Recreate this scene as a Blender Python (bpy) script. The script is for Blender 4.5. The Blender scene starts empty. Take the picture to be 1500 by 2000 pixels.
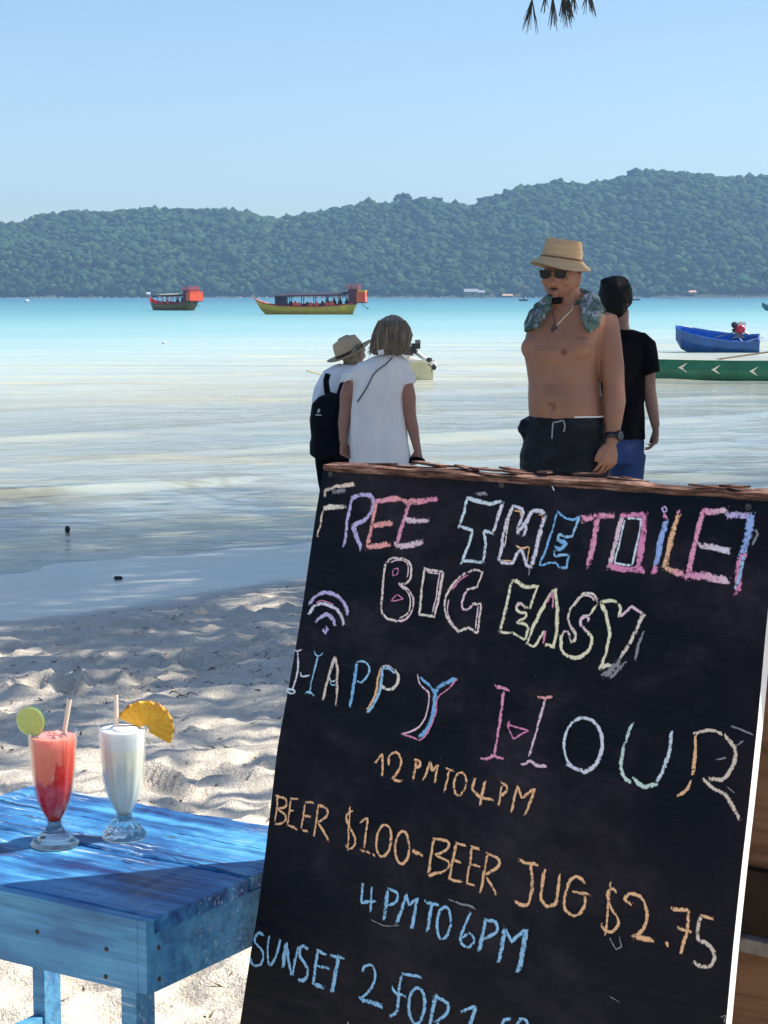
import bpy, bmesh, math, random
import numpy as np
from mathutils import Vector, Matrix
random.seed(7); RNG = np.random.default_rng(11)
S = bpy.context.scene; COL = S.collection
# ---------------------------------------------------------------- camera, sky, sun, exposure
F = 3800.0; HOR = 577.0; CH = 1.6
PIT = math.atan((1000 - HOR) / F)
cam = bpy.data.cameras.new('camera'); cam.sensor_fit = 'VERTICAL'; cam.sensor_height = 36; cam.sensor_width = 27
cam.lens = F / 2000 * 36; cam.clip_start = 0.05; cam.clip_end = 9000
co = bpy.data.objects.new('camera', cam); COL.objects.link(co)
co.location = (0, 0, CH); co.rotation_euler = (math.pi / 2 - PIT, 0, 0); S.camera = co
W = bpy.data.worlds.new('World'); S.world = W; W.use_nodes = True
nt = W.node_tree; nt.nodes.clear()
sky = nt.nodes.new('ShaderNodeTexSky'); sky.sky_type = 'NISHITA'; sky.sun_disc = False
SUN_EL = math.radians(50); SAZ = math.atan2(0.985, 0.17)      # azimuth clockwise from +Y
sky.sun_elevation = SUN_EL; sky.sun_rotation = SAZ
sky.altitude = 0; sky.air_density = 1.0; sky.dust_density = .7; sky.ozone_density = 5.0
bgn = nt.nodes.new('ShaderNodeBackground'); bgn.inputs[1].default_value = 0.096
won = nt.nodes.new('ShaderNodeOutputWorld')
nt.links.new(sky.outputs[0], bgn.inputs[0]); nt.links.new(bgn.outputs[0], won.inputs[0])
sl = bpy.data.lights.new('sun', 'SUN'); sl.energy = 4.7; sl.angle = math.radians(0.53); sl.color = (1.0, 0.93, 0.82)
so = bpy.data.objects.new('sun', sl); COL.objects.link(so)
SDIR = Vector((math.sin(SAZ) * math.cos(SUN_EL), math.cos(SAZ) * math.cos(SUN_EL), math.sin(SUN_EL)))
so.rotation_euler = SDIR.to_track_quat('Z', 'Y').to_euler(); so.location = (30, 0, 40)
S.view_settings.view_transform = 'Standard'; S.view_settings.look = 'None'
S.view_settings.exposure = 0.85; S.view_settings.gamma = 1; S.view_settings.use_curve_mapping = False
S.render.engine = 'CYCLES'
S.cycles.max_bounces = 10; S.cycles.transparent_max_bounces = 24; S.cycles.transmission_bounces = 8
S.cycles.volume_bounces = 0; S.cycles.caustics_reflective = False; S.cycles.caustics_refractive = False
S.cycles.sample_clamp_indirect = 6

# ---------------------------------------------------------------- geometry helpers
Fv = np.array([0, math.cos(PIT), -math.sin(PIT)]); Uv = np.array([0, math.sin(PIT), math.cos(PIT)]); Rv = np.array([1.0, 0, 0])
def ray(x, y): return Fv + Rv * (x - 750) / F - Uv * (y - 1000) / F
CAM = np.array([0, 0, CH])
def P(x, y, Y, dy=0.0):
    d = ray(x, y); p = CAM + d * (Y / d[1]); return p + np.array([0, dy, 0])
def G(x, y, z):
    d = ray(x, y); return CAM + d * ((z - CH) / d[2])
def V(*a): return np.array(a, float)
def nrm(v): v = np.asarray(v, float); return v / (np.linalg.norm(v) + 1e-12)

def _h(ix, iy, iz, seed):
    n = (ix * 374761393 + iy * 668265263 + iz * 2147483647 + seed * 1274126177) & 0xffffffff
    n = ((n ^ (n >> 13)) * 1274126177) & 0xffffffff
    n = ((n ^ (n >> 16)) * 2246822519) & 0xffffffff
    return ((n ^ (n >> 15)) & 0xffffff) / float(0xffffff)
def vn(p, seed=0):
    p = np.asarray(p, float); i = np.floor(p).astype(np.int64); f = p - i; f = f * f * (3 - 2 * f)
    r = 0
    for dx in (0, 1):
        for dy in (0, 1):
            for dz in (0, 1):
                w = (f[..., 0] if dx else 1 - f[..., 0]) * (f[..., 1] if dy else 1 - f[..., 1]) * (f[..., 2] if dz else 1 - f[..., 2])
                r = r + w * _h(i[..., 0] + dx, i[..., 1] + dy, i[..., 2] + dz, seed)
    return r * 2 - 1
def fbm(p, o=4, seed=0):
    p = np.asarray(p, float); r = 0; a = 1
    for k in range(o): r = r + a * vn(p * (2.03 ** k) + 17.3 * k, seed + k); a *= .5
    return r

class MB:
    def __init__(s): s.v = []; s.f = []; s.m = []; s.cols = []; s.edge = []
    def add(s, vs, fs, m=0):
        b = len(s.v); s.v.extend([tuple(map(float, q)) for q in vs]); s.f.extend([tuple(b + i for i in f) for f in fs]); s.m.extend([m] * len(fs)); return b
    def box(s, c, sz, R=None, m=0, tap=1.0):
        c = V(*c); R = np.eye(3) if R is None else np.asarray(R, float); h = V(*sz) / 2; q = []
        for z in (-1, 1):
            for x, y in ((-1, -1), (1, -1), (1, 1), (-1, 1)):
                k = tap if z > 0 else 1
                q.append(c + R @ (V(x * k, y * k, z) * h))
        s.add(q, [(3, 2, 1, 0), (4, 5, 6, 7), (0, 1, 5, 4), (1, 2, 6, 5), (2, 3, 7, 6), (3, 0, 4, 7)], m)
    def loft(s, rings, m=0, cap=True, closed=True):
        n = len(rings[0]); b = len(s.v); fs = []
        vs = [p for r in rings for p in r]
        for k in range(len(rings) - 1):
            for j in range(n if closed else n - 1):
                a = k * n + j; c = k * n + (j + 1) % n; fs.append((a, c, c + n, a + n))
        if cap:
            vs.append(np.mean(rings[0], 0)); vs.append(np.mean(rings[-1], 0)); c0 = len(vs) - 2; c1 = c0 + 1; o = (len(rings) - 1) * n
            for j in range(n):
                fs.append((c0, (j + 1) % n, j)); fs.append((c1, o + j, o + (j + 1) % n))
        s.add(vs, fs, m)
    def tube(s, pts, rad, n=8, m=0, flat=1.0, up=None, cap=True):
        pts = [V(*p) for p in pts]; k = len(pts)
        if np.isscalar(rad): rad = [rad] * k
        rings = []; ref = V(*(up if up is not None else (0.13, 0.2, 0.97)))
        for i in range(k):
            t = nrm(pts[min(i + 1, k - 1)] - pts[max(i - 1, 0)])
            if abs(np.dot(t, ref)) > .97: rf = V(1, .1, 0)
            else: rf = ref
            a = nrm(np.cross(rf, t)); b = np.cross(t, a)
            if rings and np.dot(a, pa) < 0: a, b = -a, -b
            pa = a
            rings.append([pts[i] + rad[i] * (a * math.cos(q) + b * math.sin(q) * flat) for q in np.linspace(0, 2 * math.pi, n, endpoint=False)])
        s.loft(rings, m, cap)
    def lathe(s, prof, n=32, c=(0, 0, 0), m=0, cap=True, flute=None, R=None):
        rings = []
        for r, z in prof:
            rr = []
            for q in np.linspace(0, 2 * math.pi, n, endpoint=False):
                k = 1.0 if flute is None else 1 + flute[1] * (0.5 + 0.5 * math.cos(flute[0] * q)) * flute[2](z)
                p = V(r * k * math.cos(q), r * k * math.sin(q), z)
                if R is not None: p = R @ p
                rr.append(p + V(*c))
            rings.append(rr)
        s.loft(rings, m, cap)
    def ell(s, c, r, R=None, nu=16, nv=10, m=0, fn=None):
        R = np.eye(3) if R is None else np.asarray(R, float); rings = []
        c = V(*c)
        for i in range(1, nv):
            t = math.pi * i / nv
            ring = []
            for q in np.linspace(0, 2 * math.pi, nu, endpoint=False):
                u = V(math.sin(t) * math.cos(q), math.sin(t) * math.sin(q), -math.cos(t))
                p = u * V(*r)
                if fn: p = fn(u, p)
                ring.append(c + R @ p)
            rings.append(ring)
        s.loft(rings, m, True)
    def quad(s, a, b, c, d, m=0): s.add([a, b, c, d], [(0, 1, 2, 3)], m)

def mkmesh(name, mb, mats, base=(0, 0, 0), smooth=False, fix=False):
    me = bpy.data.meshes.new(name)
    v = np.array(mb.v, float) - np.array(base, float)
    me.from_pydata(v.tolist(), [], mb.f)
    if not isinstance(mats, (list, tuple)): mats = [mats]
    for m in mats: me.materials.append(m)
    if len(mats) > 1: me.polygons.foreach_set('material_index', mb.m)
    if fix:
        bm = bmesh.new(); bm.from_mesh(me); bmesh.ops.recalc_face_normals(bm, faces=bm.faces); bm.to_mesh(me); bm.free()
    if smooth: me.polygons.foreach_set('use_smooth', [True] * len(me.polygons))
    me.update(); return me
def tag(o, label=None, cat=None, group=None, kind=None):
    if label: o['label'] = label
    if cat: o['category'] = cat
    if group: o['group'] = group
    if kind: o['kind'] = kind
    return o
def root(name, base, label, cat, group=None, rz=0):
    o = bpy.data.objects.new(name, None); COL.objects.link(o); o.location = base; o.rotation_euler = (0, 0, rz)
    o.empty_display_size = .1
    return tag(o, label, cat, group)
def obj(name, mb, mats, parent=None, smooth=False, fix=True, bevel=0, local=False, label=None):
    """parts are given in world coordinates and stored relative to their thing (local=True: already local)"""
    base = (0, 0, 0)
    if parent is not None and not local:
        base = np.array(parent.location)
        q = parent.parent
        while q is not None: base = base + np.array(q.location); q = q.parent
    me = mkmesh(name, mb, mats, base, smooth, fix)
    o = bpy.data.objects.new(name, me); COL.objects.link(o); o.parent = parent
    if bevel:
        b = o.modifiers.new('bevel', 'BEVEL'); b.width = bevel; b.segments = 2; b.limit_method = 'ANGLE'
    if label: o['label'] = label
    return o
def organic(name, mb, mat, parent, vox=.008, smooth=6, disp=None, fac=.5, label=None):
    """union of closed shapes -> one continuous skin"""
    me = mkmesh(name, mb, mat, (0, 0, 0), True, True)
    t = bpy.data.objects.new(name, me); COL.objects.link(t)
    r = t.modifiers.new('r', 'REMESH'); r.mode = 'VOXEL'; r.voxel_size = vox; r.adaptivity = 0
    sm = t.modifiers.new('s', 'SMOOTH'); sm.iterations = smooth; sm.factor = fac
    dg = bpy.context.evaluated_depsgraph_get(); dg.update()
    m2 = bpy.data.meshes.new_from_object(t.evaluated_get(dg), depsgraph=dg)
    bpy.data.objects.remove(t); bpy.data.meshes.remove(me)
    n = len(m2.vertices); a = np.empty(n * 3); m2.vertices.foreach_get('co', a); a = a.reshape(-1, 3)
    if disp:
        nn = np.empty(n * 3); m2.vertices.foreach_get('normal', nn); a = a + nn.reshape(-1, 3) * disp(a)[:, None]
    base = np.zeros(3)
    if parent is not None:
        q = parent
        while q is not None: base = base + np.array(q.location); q = q.parent
    a = a - base
    m2.vertices.foreach_set('co', a.ravel())
    m2.polygons.foreach_set('use_smooth', [True] * len(m2.polygons)); m2.materials.clear(); m2.materials.append(mat); m2.update()
    m2.name = name
    o = bpy.data.objects.new(name, m2); COL.objects.link(o); o.parent = parent
    if label: o['label'] = label
    return o
def copy_tree(o, parent=None):
    c = o.copy(); COL.objects.link(c); c.parent = parent
    for ch in list(o.children): copy_tree(ch, c)
    return c

# ---------------------------------------------------------------- material helpers
class NT:
    def __init__(s, name):
        s.mat = bpy.data.materials.new(name); s.mat.use_nodes = True; s.t = s.mat.node_tree; s.t.nodes.clear()
        s.out = s.t.nodes.new('ShaderNodeOutputMaterial')
    def n(s, typ, **k):
        q = s.t.nodes.new('ShaderNode' + typ)
        for a, b in k.items():
            if a.startswith('i_'):
                key = a[2:]
                key = int(key) if key.isdigit() else key.replace('_', ' ')
                q.inputs[key].default_value = b
            else: setattr(q, a, b)
        return q
    def l(s, a, b): s.t.links.new(a, b)
    def pos(s): return s.n('NewGeometry').outputs['Position']
    def objc(s): return s.n('TexCoord').outputs['Object']
    def mapping(s, src, sc=(1, 1, 1), rot=(0, 0, 0)):
        m = s.n('Mapping'); m.inputs['Scale'].default_value = sc; m.inputs['Rotation'].default_value = rot; s.l(src, m.inputs['Vector']); return m.outputs[0]
    def noise(s, src, scale, detail=4, rough=.55, dist=0):
        q = s.n('TexNoise'); q.inputs['Scale'].default_value = scale; q.inputs['Detail'].default_value = detail
        q.inputs['Roughness'].default_value = rough; q.inputs['Distortion'].default_value = dist; s.l(src, q.inputs['Vector']); return q.outputs['Fac']
    def ramp(s, src, pts, interp='LINEAR'):
        r = s.n('ValToRGB'); e = r.color_ramp; e.interpolation = interp
        while len(e.elements) < len(pts): e.elements.new(.5)
        for k, (p, c) in enumerate(pts):
            e.elements[k].position = p; c = (c, c, c) if np.isscalar(c) else c; e.elements[k].color = (*c, 1)
        s.l(src, r.inputs[0]); return r.outputs[0]
    def mix(s, f, a, b, typ='MIX'):
        m = s.n('MixRGB', blend_type=typ)
        for k, x in ((0, f), (1, a), (2, b)):
            if hasattr(x, 'links'): s.l(x, m.inputs[k])
            else: m.inputs[k].default_value = x if k == 0 else (*x, 1)
        return m.outputs[0]
    def math(s, op, a, b=0.0, c=None):
        m = s.n('Math', operation=op)
        for k, x in ((0, a), (1, b), (2, c)):
            if x is None: continue
            if hasattr(x, 'links'): s.l(x, m.inputs[k])
            else: m.inputs[k].default_value = x
        return m.outputs[0]
    def bump(s, h, dist=.01, strength=1):
        b = s.n('Bump'); b.inputs['Distance'].default_value = dist; b.inputs['Strength'].default_value = strength; s.l(h, b.inputs['Height']); return b.outputs[0]
    def pbsdf(s, col, rough=.6, bump=None, spec=.5, **k):
        p = s.n('BsdfPrincipled')
        for key, x in (('Base Color', col), ('Roughness', rough)):
            if hasattr(x, 'links'): s.l(x, p.inputs[key])
            else: p.inputs[key].default_value = (*x, 1) if key == 'Base Color' else x
        p.inputs['Specular IOR Level'].default_value = spec
        if bump is not None: s.l(bump, p.inputs['Normal'])
        for a, b in k.items():
            inp = p.inputs[a.replace('_', ' ')]
            if hasattr(b, 'links'): s.l(b, inp)
            else: inp.default_value = b
        return p
    def done(s, sh):
        s.l(sh.outputs[0] if hasattr(sh, 'outputs') else sh, s.out.inputs[0]); return s.mat
def simple(name, c, rough=.6, var=.25, scale=20, bump=.002, spec=.4, bscale=None, stretch=(1, 1, 1), **k):
    n = NT(name); o = n.mapping(n.objc(), stretch)
    nz = n.noise(o, scale, 5)
    a = tuple(x * (1 - var) for x in c); b = tuple(min(1, x * (1 + var)) for x in c)
    col = n.ramp(nz, [(.3, a), (.7, b)])
    bp = n.bump(n.noise(o, bscale or scale * 3, 4), bump) if bump else None
    return n.done(n.pbsdf(col, rough, bp, spec, **k))

# ---------------------------------------------------------------- ground
NS = (-0.70, 0.714)                      # unit direction from beach out to sea
SX = [-400, -5, 5.2, 8.5, 10.8, 14, 20, 30, 60, 140, 400, 3000]
SZ = [3.0, .15, 0, -.125, -.25, -.36, -.50, -.66, -1.1, -2.6, -6, -7]
ZW = -.25
def base_h(x, y): return np.interp(x * NS[0] + y * NS[1], SX, SZ)
def axis(lo, hi, f0, f1, d, g):
    a = list(np.arange(f0, f1, d)); st = d; q = a[-1]
    while q < hi: st *= g; q += st; a.append(min(q, hi))
    st = d; q = a[0]; b = []
    while q > lo: st *= g; q -= st; b.append(max(q, lo))
    return np.array(b[::-1] + a)
def sheet(name, xs, ys, zf, mat, label=None):
    X, Y = np.meshgrid(xs, ys); Z = zf(X, Y); nx, ny = len(xs), len(ys)
    v = np.stack([X, Y, Z], -1).reshape(-1, 3)
    i = np.arange((ny - 1) * (nx - 1)); r = i // (nx - 1); c = i % (nx - 1); a = r * nx + c
    f = np.stack([a, a + 1, a + nx + 1, a + nx], 1)
    me = bpy.data.meshes.new(name); me.vertices.add(len(v)); me.vertices.foreach_set('co', v.ravel())
    me.loops.add(len(f) * 4); me.polygons.add(len(f)); me.loops.foreach_set('vertex_index', f.ravel().astype(np.int32))
    me.polygons.foreach_set('loop_start', (np.arange(len(f)) * 4).astype(np.int32)); me.polygons.foreach_set('loop_total', np.full(len(f), 4, np.int32))
    me.polygons.foreach_set('use_smooth', np.ones(len(f), bool)); me.materials.append(mat); me.update(calc_edges=True)
    o = bpy.data.objects.new(name, me); COL.objects.link(o); o['kind'] = 'structure'
    if label: o['label'] = label
    return o
FP = []
for _ in range(620):
    y = RNG.uniform(3.2, 12.2); x = RNG.uniform(-.30 * y - .5, .28 * y + .3)
    if x * NS[0] + y * NS[1] < 8.3: FP.append((x, y, RNG.uniform(0, 3.14), RNG.uniform(.045, .075), RNG.uniform(.09, .15), RNG.uniform(.008, .030)))
for (px, py, aa) in ((290, 1275, .5), (200, 1305, .2), (140, 1320, .3), (500, 1215, .8), (350, 1260, .4), (420, 1520, 1.2), (300, 1540, .5), (60, 1310, 0)):
    g = G(px, py, 0); FP.append((g[0], g[1], aa, .07, .16, .04))
def ground_h(X, Y):
    s = X * NS[0] + Y * NS[1]; Z = base_h(X, Y)
    dry = np.clip((8.75 + .25 * vn(np.stack([X * .9, Y * .9, X * 0], -1), 5) - s) / .5, 0, 1) * np.clip((60 - np.abs(Y)) / 20, 0, 1)
    p = np.stack([X, Y, X * 0], -1)
    rough = .011 * fbm(p * 1.7, 2, 3) + .012 * fbm(p * 6.5, 3, 9) + .010 * fbm(p * 17, 2, 21)
    d = rough * dry
    m = (Y > 2) & (Y < 13.5) & (np.abs(X) < 5.2)
    xs_, ys_ = X[m], Y[m]; acc = np.zeros(len(xs_))
    for (x, y, a, rx, ry, h) in FP:
        k = (np.abs(xs_ - x) < .45) & (np.abs(ys_ - y) < .45)
        if not k.any(): continue
        u = (xs_[k] - x) * math.cos(a) + (ys_[k] - y) * math.sin(a); w = -(xs_[k] - x) * math.sin(a) + (ys_[k] - y) * math.cos(a)
        q = np.sqrt((u / rx) ** 2 + (w / ry) ** 2)
        acc[k] += -h * np.exp(-(q ** 4) * .7) + h * .55 * np.exp(-((q - 1.35) / .28) ** 2)
    # ribbed track left by a trolley
    a = G(190, 1345, 0); b = G(590, 1225, 0); t = (b - a)[:2]; L = np.linalg.norm(t); t /= L
    u = (xs_ - a[0]) * t[0] + (ys_ - a[1]) * t[1]; w = -(xs_ - a[0]) * t[1] + (ys_ - a[1]) * t[0]
    acc += np.exp(-(w / .10) ** 4) * (-.012 + .012 * np.sin(u / .075 * 2 * math.pi + w * 18)) * (u > -.2) * (u < L + .3) * 1.2
    d[m] += acc * dry[m]
    wet = np.clip((s - 8.6) / .6, 0, 1) * np.clip((40 - s) / 20, 0, 1)
    d = d + wet * .011 * fbm(p * V(.9, .9, 1), 3, 31)
    return Z + d
n = NT('sand'); ps = n.pos()
sv = n.n('VectorMath', operation='DOT_PRODUCT'); n.l(ps, sv.inputs[0]); sv.inputs[1].default_value = (*NS, 0); s_ = sv.outputs['Value']
big = n.noise(ps, .8, 3); fine = n.noise(ps, 160, 3, .7); med = n.noise(ps, 9, 5)
drycol = n.mix(n.ramp(med, [(.35, 0), (.7, 1)]), (.68, .60, .485), (.80, .725, .605))
drycol = n.mix(n.ramp(fine, [(.3, 1), (.52, 0)]), drycol, (.42, .36, .29))
speck = n.n('TexVoronoi', feature='F1'); speck.inputs['Scale'].default_value = 42; n.l(ps, speck.inputs['Vector'])
spm = n.math('MULTIPLY', n.ramp(speck.outputs['Distance'], [(.10, 1), (.17, 0)]), n.ramp(n.noise(ps, 3.1, 3), [(.50, 0), (.62, 1)]))
drycol = n.mix(n.math('MULTIPLY', spm, .8), drycol, (.10, .075, .05))
wetcol = n.mix(med, (.42, .38, .32), (.52, .47, .40))
se = n.math('ADD', s_, n.math('MULTIPLY', n.math('SUBTRACT', n.noise(ps, .9, 4), .5), 1.0))
wetf = n.n('MapRange', interpolation_type='SMOOTHSTEP'); n.l(se, wetf.inputs[0]); wetf.inputs[1].default_value = 8.35; wetf.inputs[2].default_value = 8.95
seaf = n.n('MapRange'); n.l(s_, seaf.inputs[0]); seaf.inputs[1].default_value = 10.7; seaf.inputs[2].default_value = 13
col = n.mix(wetf.outputs[0], drycol, wetcol)
seacol = n.mix(n.ramp(n.noise(n.mapping(ps, (.35, 1.3, 1), (0, 0, .75)), .35, 4), [(.35, 0), (.65, 1)]), (.48, .42, .27), (.86, .72, .40))  # warm tone paints sunlit gold patches into the seabed colour
col = n.mix(seaf.outputs[0], col, seacol)
rg = n.math('SUBTRACT', .95, n.math('MULTIPLY', wetf.outputs[0], .72))
bs = n.math('SUBTRACT', 1.0, n.math('MULTIPLY', wetf.outputs[0], .93))
bh = n.math('ADD', fine, n.math('MULTIPLY', n.noise(ps, 40, 4), 2.0))
bp = n.n('Bump'); bp.inputs['Distance'].default_value = .006; n.l(bs, bp.inputs['Strength']); n.l(bh, bp.inputs['Height'])
M_sand = n.done(n.pbsdf(col, rg, bp.outputs[0], .45))
xs = axis(-1400, 1400, -3.0, 2.6, .024, 1.09); ys = axis(-45, 2550, 3.8, 12.4, .024, 1.07)
sheet('sandy_ground', xs, ys, ground_h, M_sand)

# ---------------------------------------------------------------- sea
def wave_h(X, Y):
    s = X * NS[0] + Y * NS[1]; t = X * NS[1] - Y * NS[0]
    p = np.stack([X, Y, X * 0], -1)
    fade = np.clip((s - 10.6) / 2.5, 0, 1) * np.exp(-np.clip(s - 60, 0, 1e9) / 150)
    wob = .55 * vn(np.stack([t * .16, s * .12, t * 0], -1), 3) + .2 * vn(np.stack([t * .5, s * .3, t * 0], -1), 8)
    z = 0
    for (c, a, wd, sd) in ((14.9, .105, .26, 1), (17.6, .110, .34, 2), (21.2, .055, .4, 3), (12.4, .025, .25, 4), (26, .05, .6, 5), (33, .05, .8, 6)):
        am = .55 + .6 * vn(np.stack([t * .22 + 7 * sd, t * 0, t * 0], -1), sd)
        q = (s - c - wob) / wd
        z = z + a * am * np.where(q > 0, np.exp(-(q * .6) ** 2), np.exp(-(q * 1.7) ** 2))
    pr = np.stack([t * .8, s * 3.0, t * 0], -1)
    z = z + fade * (.010 * fbm(pr, 3, 41) + .004 * fbm(np.stack([t * 3, s * 11, t * 0], -1), 2, 47))
    k = np.clip((400 - Y) / 300, 0, 1)
    return ZW + z * fade ** .3 * k
n = NT('sea_water'); ps = n.pos()
sv = n.n('VectorMath', operation='DOT_PRODUCT'); n.l(ps, sv.inputs[0]); sv.inputs[1].default_value = (*NS, 0); s_ = sv.outputs['Value']
se = n.math('ADD', s_, n.math('MULTIPLY', n.math('SUBTRACT', n.noise(n.mapping(ps, (.4, 1, 1), (0, 0, .3)), .06, 4), .5), 26))
lg = n.math('DIVIDE', n.math('LOGARITHM', n.math('MAXIMUM', se, 8.0), 10.0), 3.0)     # log10(s)/3 : 10->.333 100->.667 1000->1
L = lambda s: math.log10(s) / 3
colr = n.ramp(lg, [(L(11), (.30, .52, .76)), (L(17), (.42, .60, .74)), (L(27), (.80, .82, .70)), (L(46), (.54, .68, .65)), (L(74), (.27, .47, .49)), (L(170), (.13, .31, .37)), (L(600), (.07, .19, .28))])
patch = n.ramp(n.noise(n.mapping(ps, (.10, 1.0, 1), (0, 0, .12)), .30, 4, .6), [(.52, 0), (.66, 1)])  # darker patches: streaks of shade and ripples painted into the water colour
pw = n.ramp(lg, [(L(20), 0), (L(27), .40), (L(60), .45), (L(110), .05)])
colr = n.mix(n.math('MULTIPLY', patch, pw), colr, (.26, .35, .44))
strk = n.ramp(n.noise(n.mapping(ps, (.22, 2.2, 1), (0, 0, -.35)), .55, 5, .62), [(.50, 0), (.62, 1)])  # bluish streaks: sky reflected off ripples, painted into the water colour
sw = n.ramp(lg, [(L(12), .35), (L(24), .6), (L(60), .4), (L(120), 0)])
colr = n.mix(n.math('MULTIPLY', strk, sw), colr, (.40, .54, .68))
gp = n.math('MULTIPLY', n.ramp(n.noise(n.mapping(ps, (.30, 1.5, 1), (0, 0, -.5)), .42, 4, .6), [(.55, 0), (.66, 1)]), n.ramp(lg, [(L(12), .3), (L(20), .95), (L(42), .75), (L(60), 0)]))  # gold patches: sunlight on the shallow sand, painted into the water colour
colr = n.mix(gp, colr, (.92, .78, .42))
opac = n.ramp(lg, [(L(10.8), .05), (L(11.6), .32), (L(19), .27), (L(30), .52), (L(60), .9), (L(90), 1.0)])
# ripples: fine streaks stretched along the shore, fading with range
r1 = n.noise(n.mapping(ps, (.9, 3.2, 1), (0, 0, -.2)), 2.4, 4, .6); r2 = n.noise(n.mapping(ps, (.5, 1.6, 1), (0, 0, .1)), .7, 4, .6)
r3 = n.noise(n.mapping(ps, (.06, .35, 1)), .5, 4, .65)
hh = n.math('ADD', n.math('ADD', n.math('MULTIPLY', r1, .35), r2), n.math('MULTIPLY', r3, 5.0))
bp = n.n('Bump'); bp.inputs['Distance'].default_value = .045; bp.inputs['Strength'].default_value = 1.0; n.l(hh, bp.inputs['Height'])
tr = n.n('BsdfTransparent'); tr.inputs[0].default_value = (.93, .97, .95, 1)
df = n.n('BsdfDiffuse'); n.l(colr, df.inputs[0]); n.l(bp.outputs[0], df.inputs['Normal'])
gl = n.n('BsdfGlossy'); gl.inputs['Roughness'].default_value = .09; n.l(bp.outputs[0], gl.inputs['Normal'])
fr = n.n('Fresnel'); fr.inputs[0].default_value = 1.36; n.l(bp.outputs[0], fr.inputs['Normal'])
fm = n.ramp(lg, [(L(11), .82), (L(20), .70), (L(34), .34), (L(100), .2), (L(900), .18)])
frc = n.math('MINIMUM', fr.outputs[0], fm)
m1 = n.n('MixShader'); n.l(opac, m1.inputs[0]); n.l(tr.outputs[0], m1.inputs[1]); n.l(df.outputs[0], m1.inputs[2])
m2 = n.n('MixShader'); n.l(frc, m2.inputs[0]); n.l(m1.outputs[0], m2.inputs[1]); n.l(gl.outputs[0], m2.inputs[2])
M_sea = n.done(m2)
xs = axis(-1400, 1400, -5, 5.2, .055, 1.05); ys = axis(-45, 2540, 12.0, 26, .045, 1.028)
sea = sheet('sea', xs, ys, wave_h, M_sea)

# ---------------------------------------------------------------- forested island hills
SKY_X = [-900, -200, 0, 60, 150, 250, 300, 380, 450, 520, 560, 620, 700, 770, 820, 870, 910, 960, 1020, 1080, 1150, 1200, 1260, 1330, 1380, 1440, 1500, 1800, 2400]
SKY_Y = [520, 470, 453, 438, 420, 420, 414, 416, 416, 428, 431, 418, 404, 404, 398, 404, 410, 392, 372, 364, 368, 352, 343, 346, 360, 358, 350, 380, 500]
Y0, YR = 1500.0, 1810.0
def hill_h(X, Y):
    px = 750 + X / YR * F
    ridge = (HOR - np.interp(px, SKY_X, SKY_Y)) / F * YR + 1.6 - 6
    t = (Y - Y0) / (YR - Y0); t2 = np.clip(t, 0, 1)
    k = np.where(t < 0, t * .04, np.where(t <= 1, np.sin(t2 * math.pi / 2) ** .9, 1 - .4 * np.clip(t - 1, 0, 2) ** 2))
    p = np.stack([X / 90, Y / 90, X * 0], -1)
    gul = 9 * vn(p, 2) * np.sin(t2 * math.pi) + 4 * vn(p * 2.3, 5) * np.sin(t2 * math.pi)
    return np.where(t < 0, -2 + t * 20, k * ridge + gul - .3)
M_hill = simple('hill_soil', (.045, .055, .03), 1, .3, .05, 0)
sheet('island_hills', np.arange(-760, 761, 16.), np.arange(1490, 2290, 16.), hill_h, M_hill)
n = NT('forest_leaves'); ps = n.pos()
vc = n.n('VertexColor'); vc.layer_name = 'tint'
c1 = n.mix(n.ramp(n.noise(ps, .35, 4, .7), [(.3, 0), (.7, 1)]), (.006, .026, .012), (.055, .105, .034))
c1 = n.mix(.9, c1, vc.outputs[0], 'MULTIPLY')
M_forest = n.done(n.pbsdf(c1, .85, n.bump(n.noise(ps, .9, 4, .8), 1.2), .15))
def crown_protos(k, sub, seed):
    out = []
    for i in range(k):
        bm = bmesh.new(); bmesh.ops.create_icosphere(bm, subdivisions=sub, radius=1)
        v = np.array([q.co[:] for q in bm.verts]); f = np.array([[q.index for q in a.verts] for a in bm.faces]); bm.free()
        d = 1 + .42 * fbm(v * 1.7 + i * 9.1, 2, seed + i) + .40 * vn(v * 5.6 + i, seed + 7 + i)
        v = v * d[:, None]; v[:, 2] *= .8
        out.append((v, f))
    return out
def scatter_mesh(name, protos, pts, rad, rot, tint, mat):
    VV, FF, TT = [], [], []; b = 0
    for i in range(len(pts)):
        v, f = protos[i % len(protos)]; c, s = math.cos(rot[i]), math.sin(rot[i])
        w = v * rad[i]; w = np.stack([w[:, 0] * c - w[:, 1] * s, w[:, 0] * s + w[:, 1] * c, w[:, 2]], -1) + pts[i]
        VV.append(w); FF.append(f + b); b += len(v); TT.append(np.tile(np.append(tint[i], 1), (len(v), 1)))
    v = np.concatenate(VV); f = np.concatenate(FF); t = np.concatenate(TT)
    me = bpy.data.meshes.new(name); me.vertices.add(len(v)); me.vertices.foreach_set('co', v.ravel())
    me.loops.add(len(f) * 3); me.polygons.add(len(f)); me.loops.foreach_set('vertex_index', f.ravel().astype(np.int32))
    me.polygons.foreach_set('loop_start', (np.arange(len(f)) * 3).astype(np.int32)); me.polygons.foreach_set('loop_total', np.full(len(f), 3, np.int32))
    me.materials.append(mat); me.update(calc_edges=True)
    at = me.color_attributes.new('tint', 'FLOAT_COLOR', 'POINT'); at.data.foreach_set('color', t.ravel())
    o = bpy.data.objects.new(name, me); COL.objects.link(o); return o
pts, rad = [], []
yy = Y0 + 4
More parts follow.
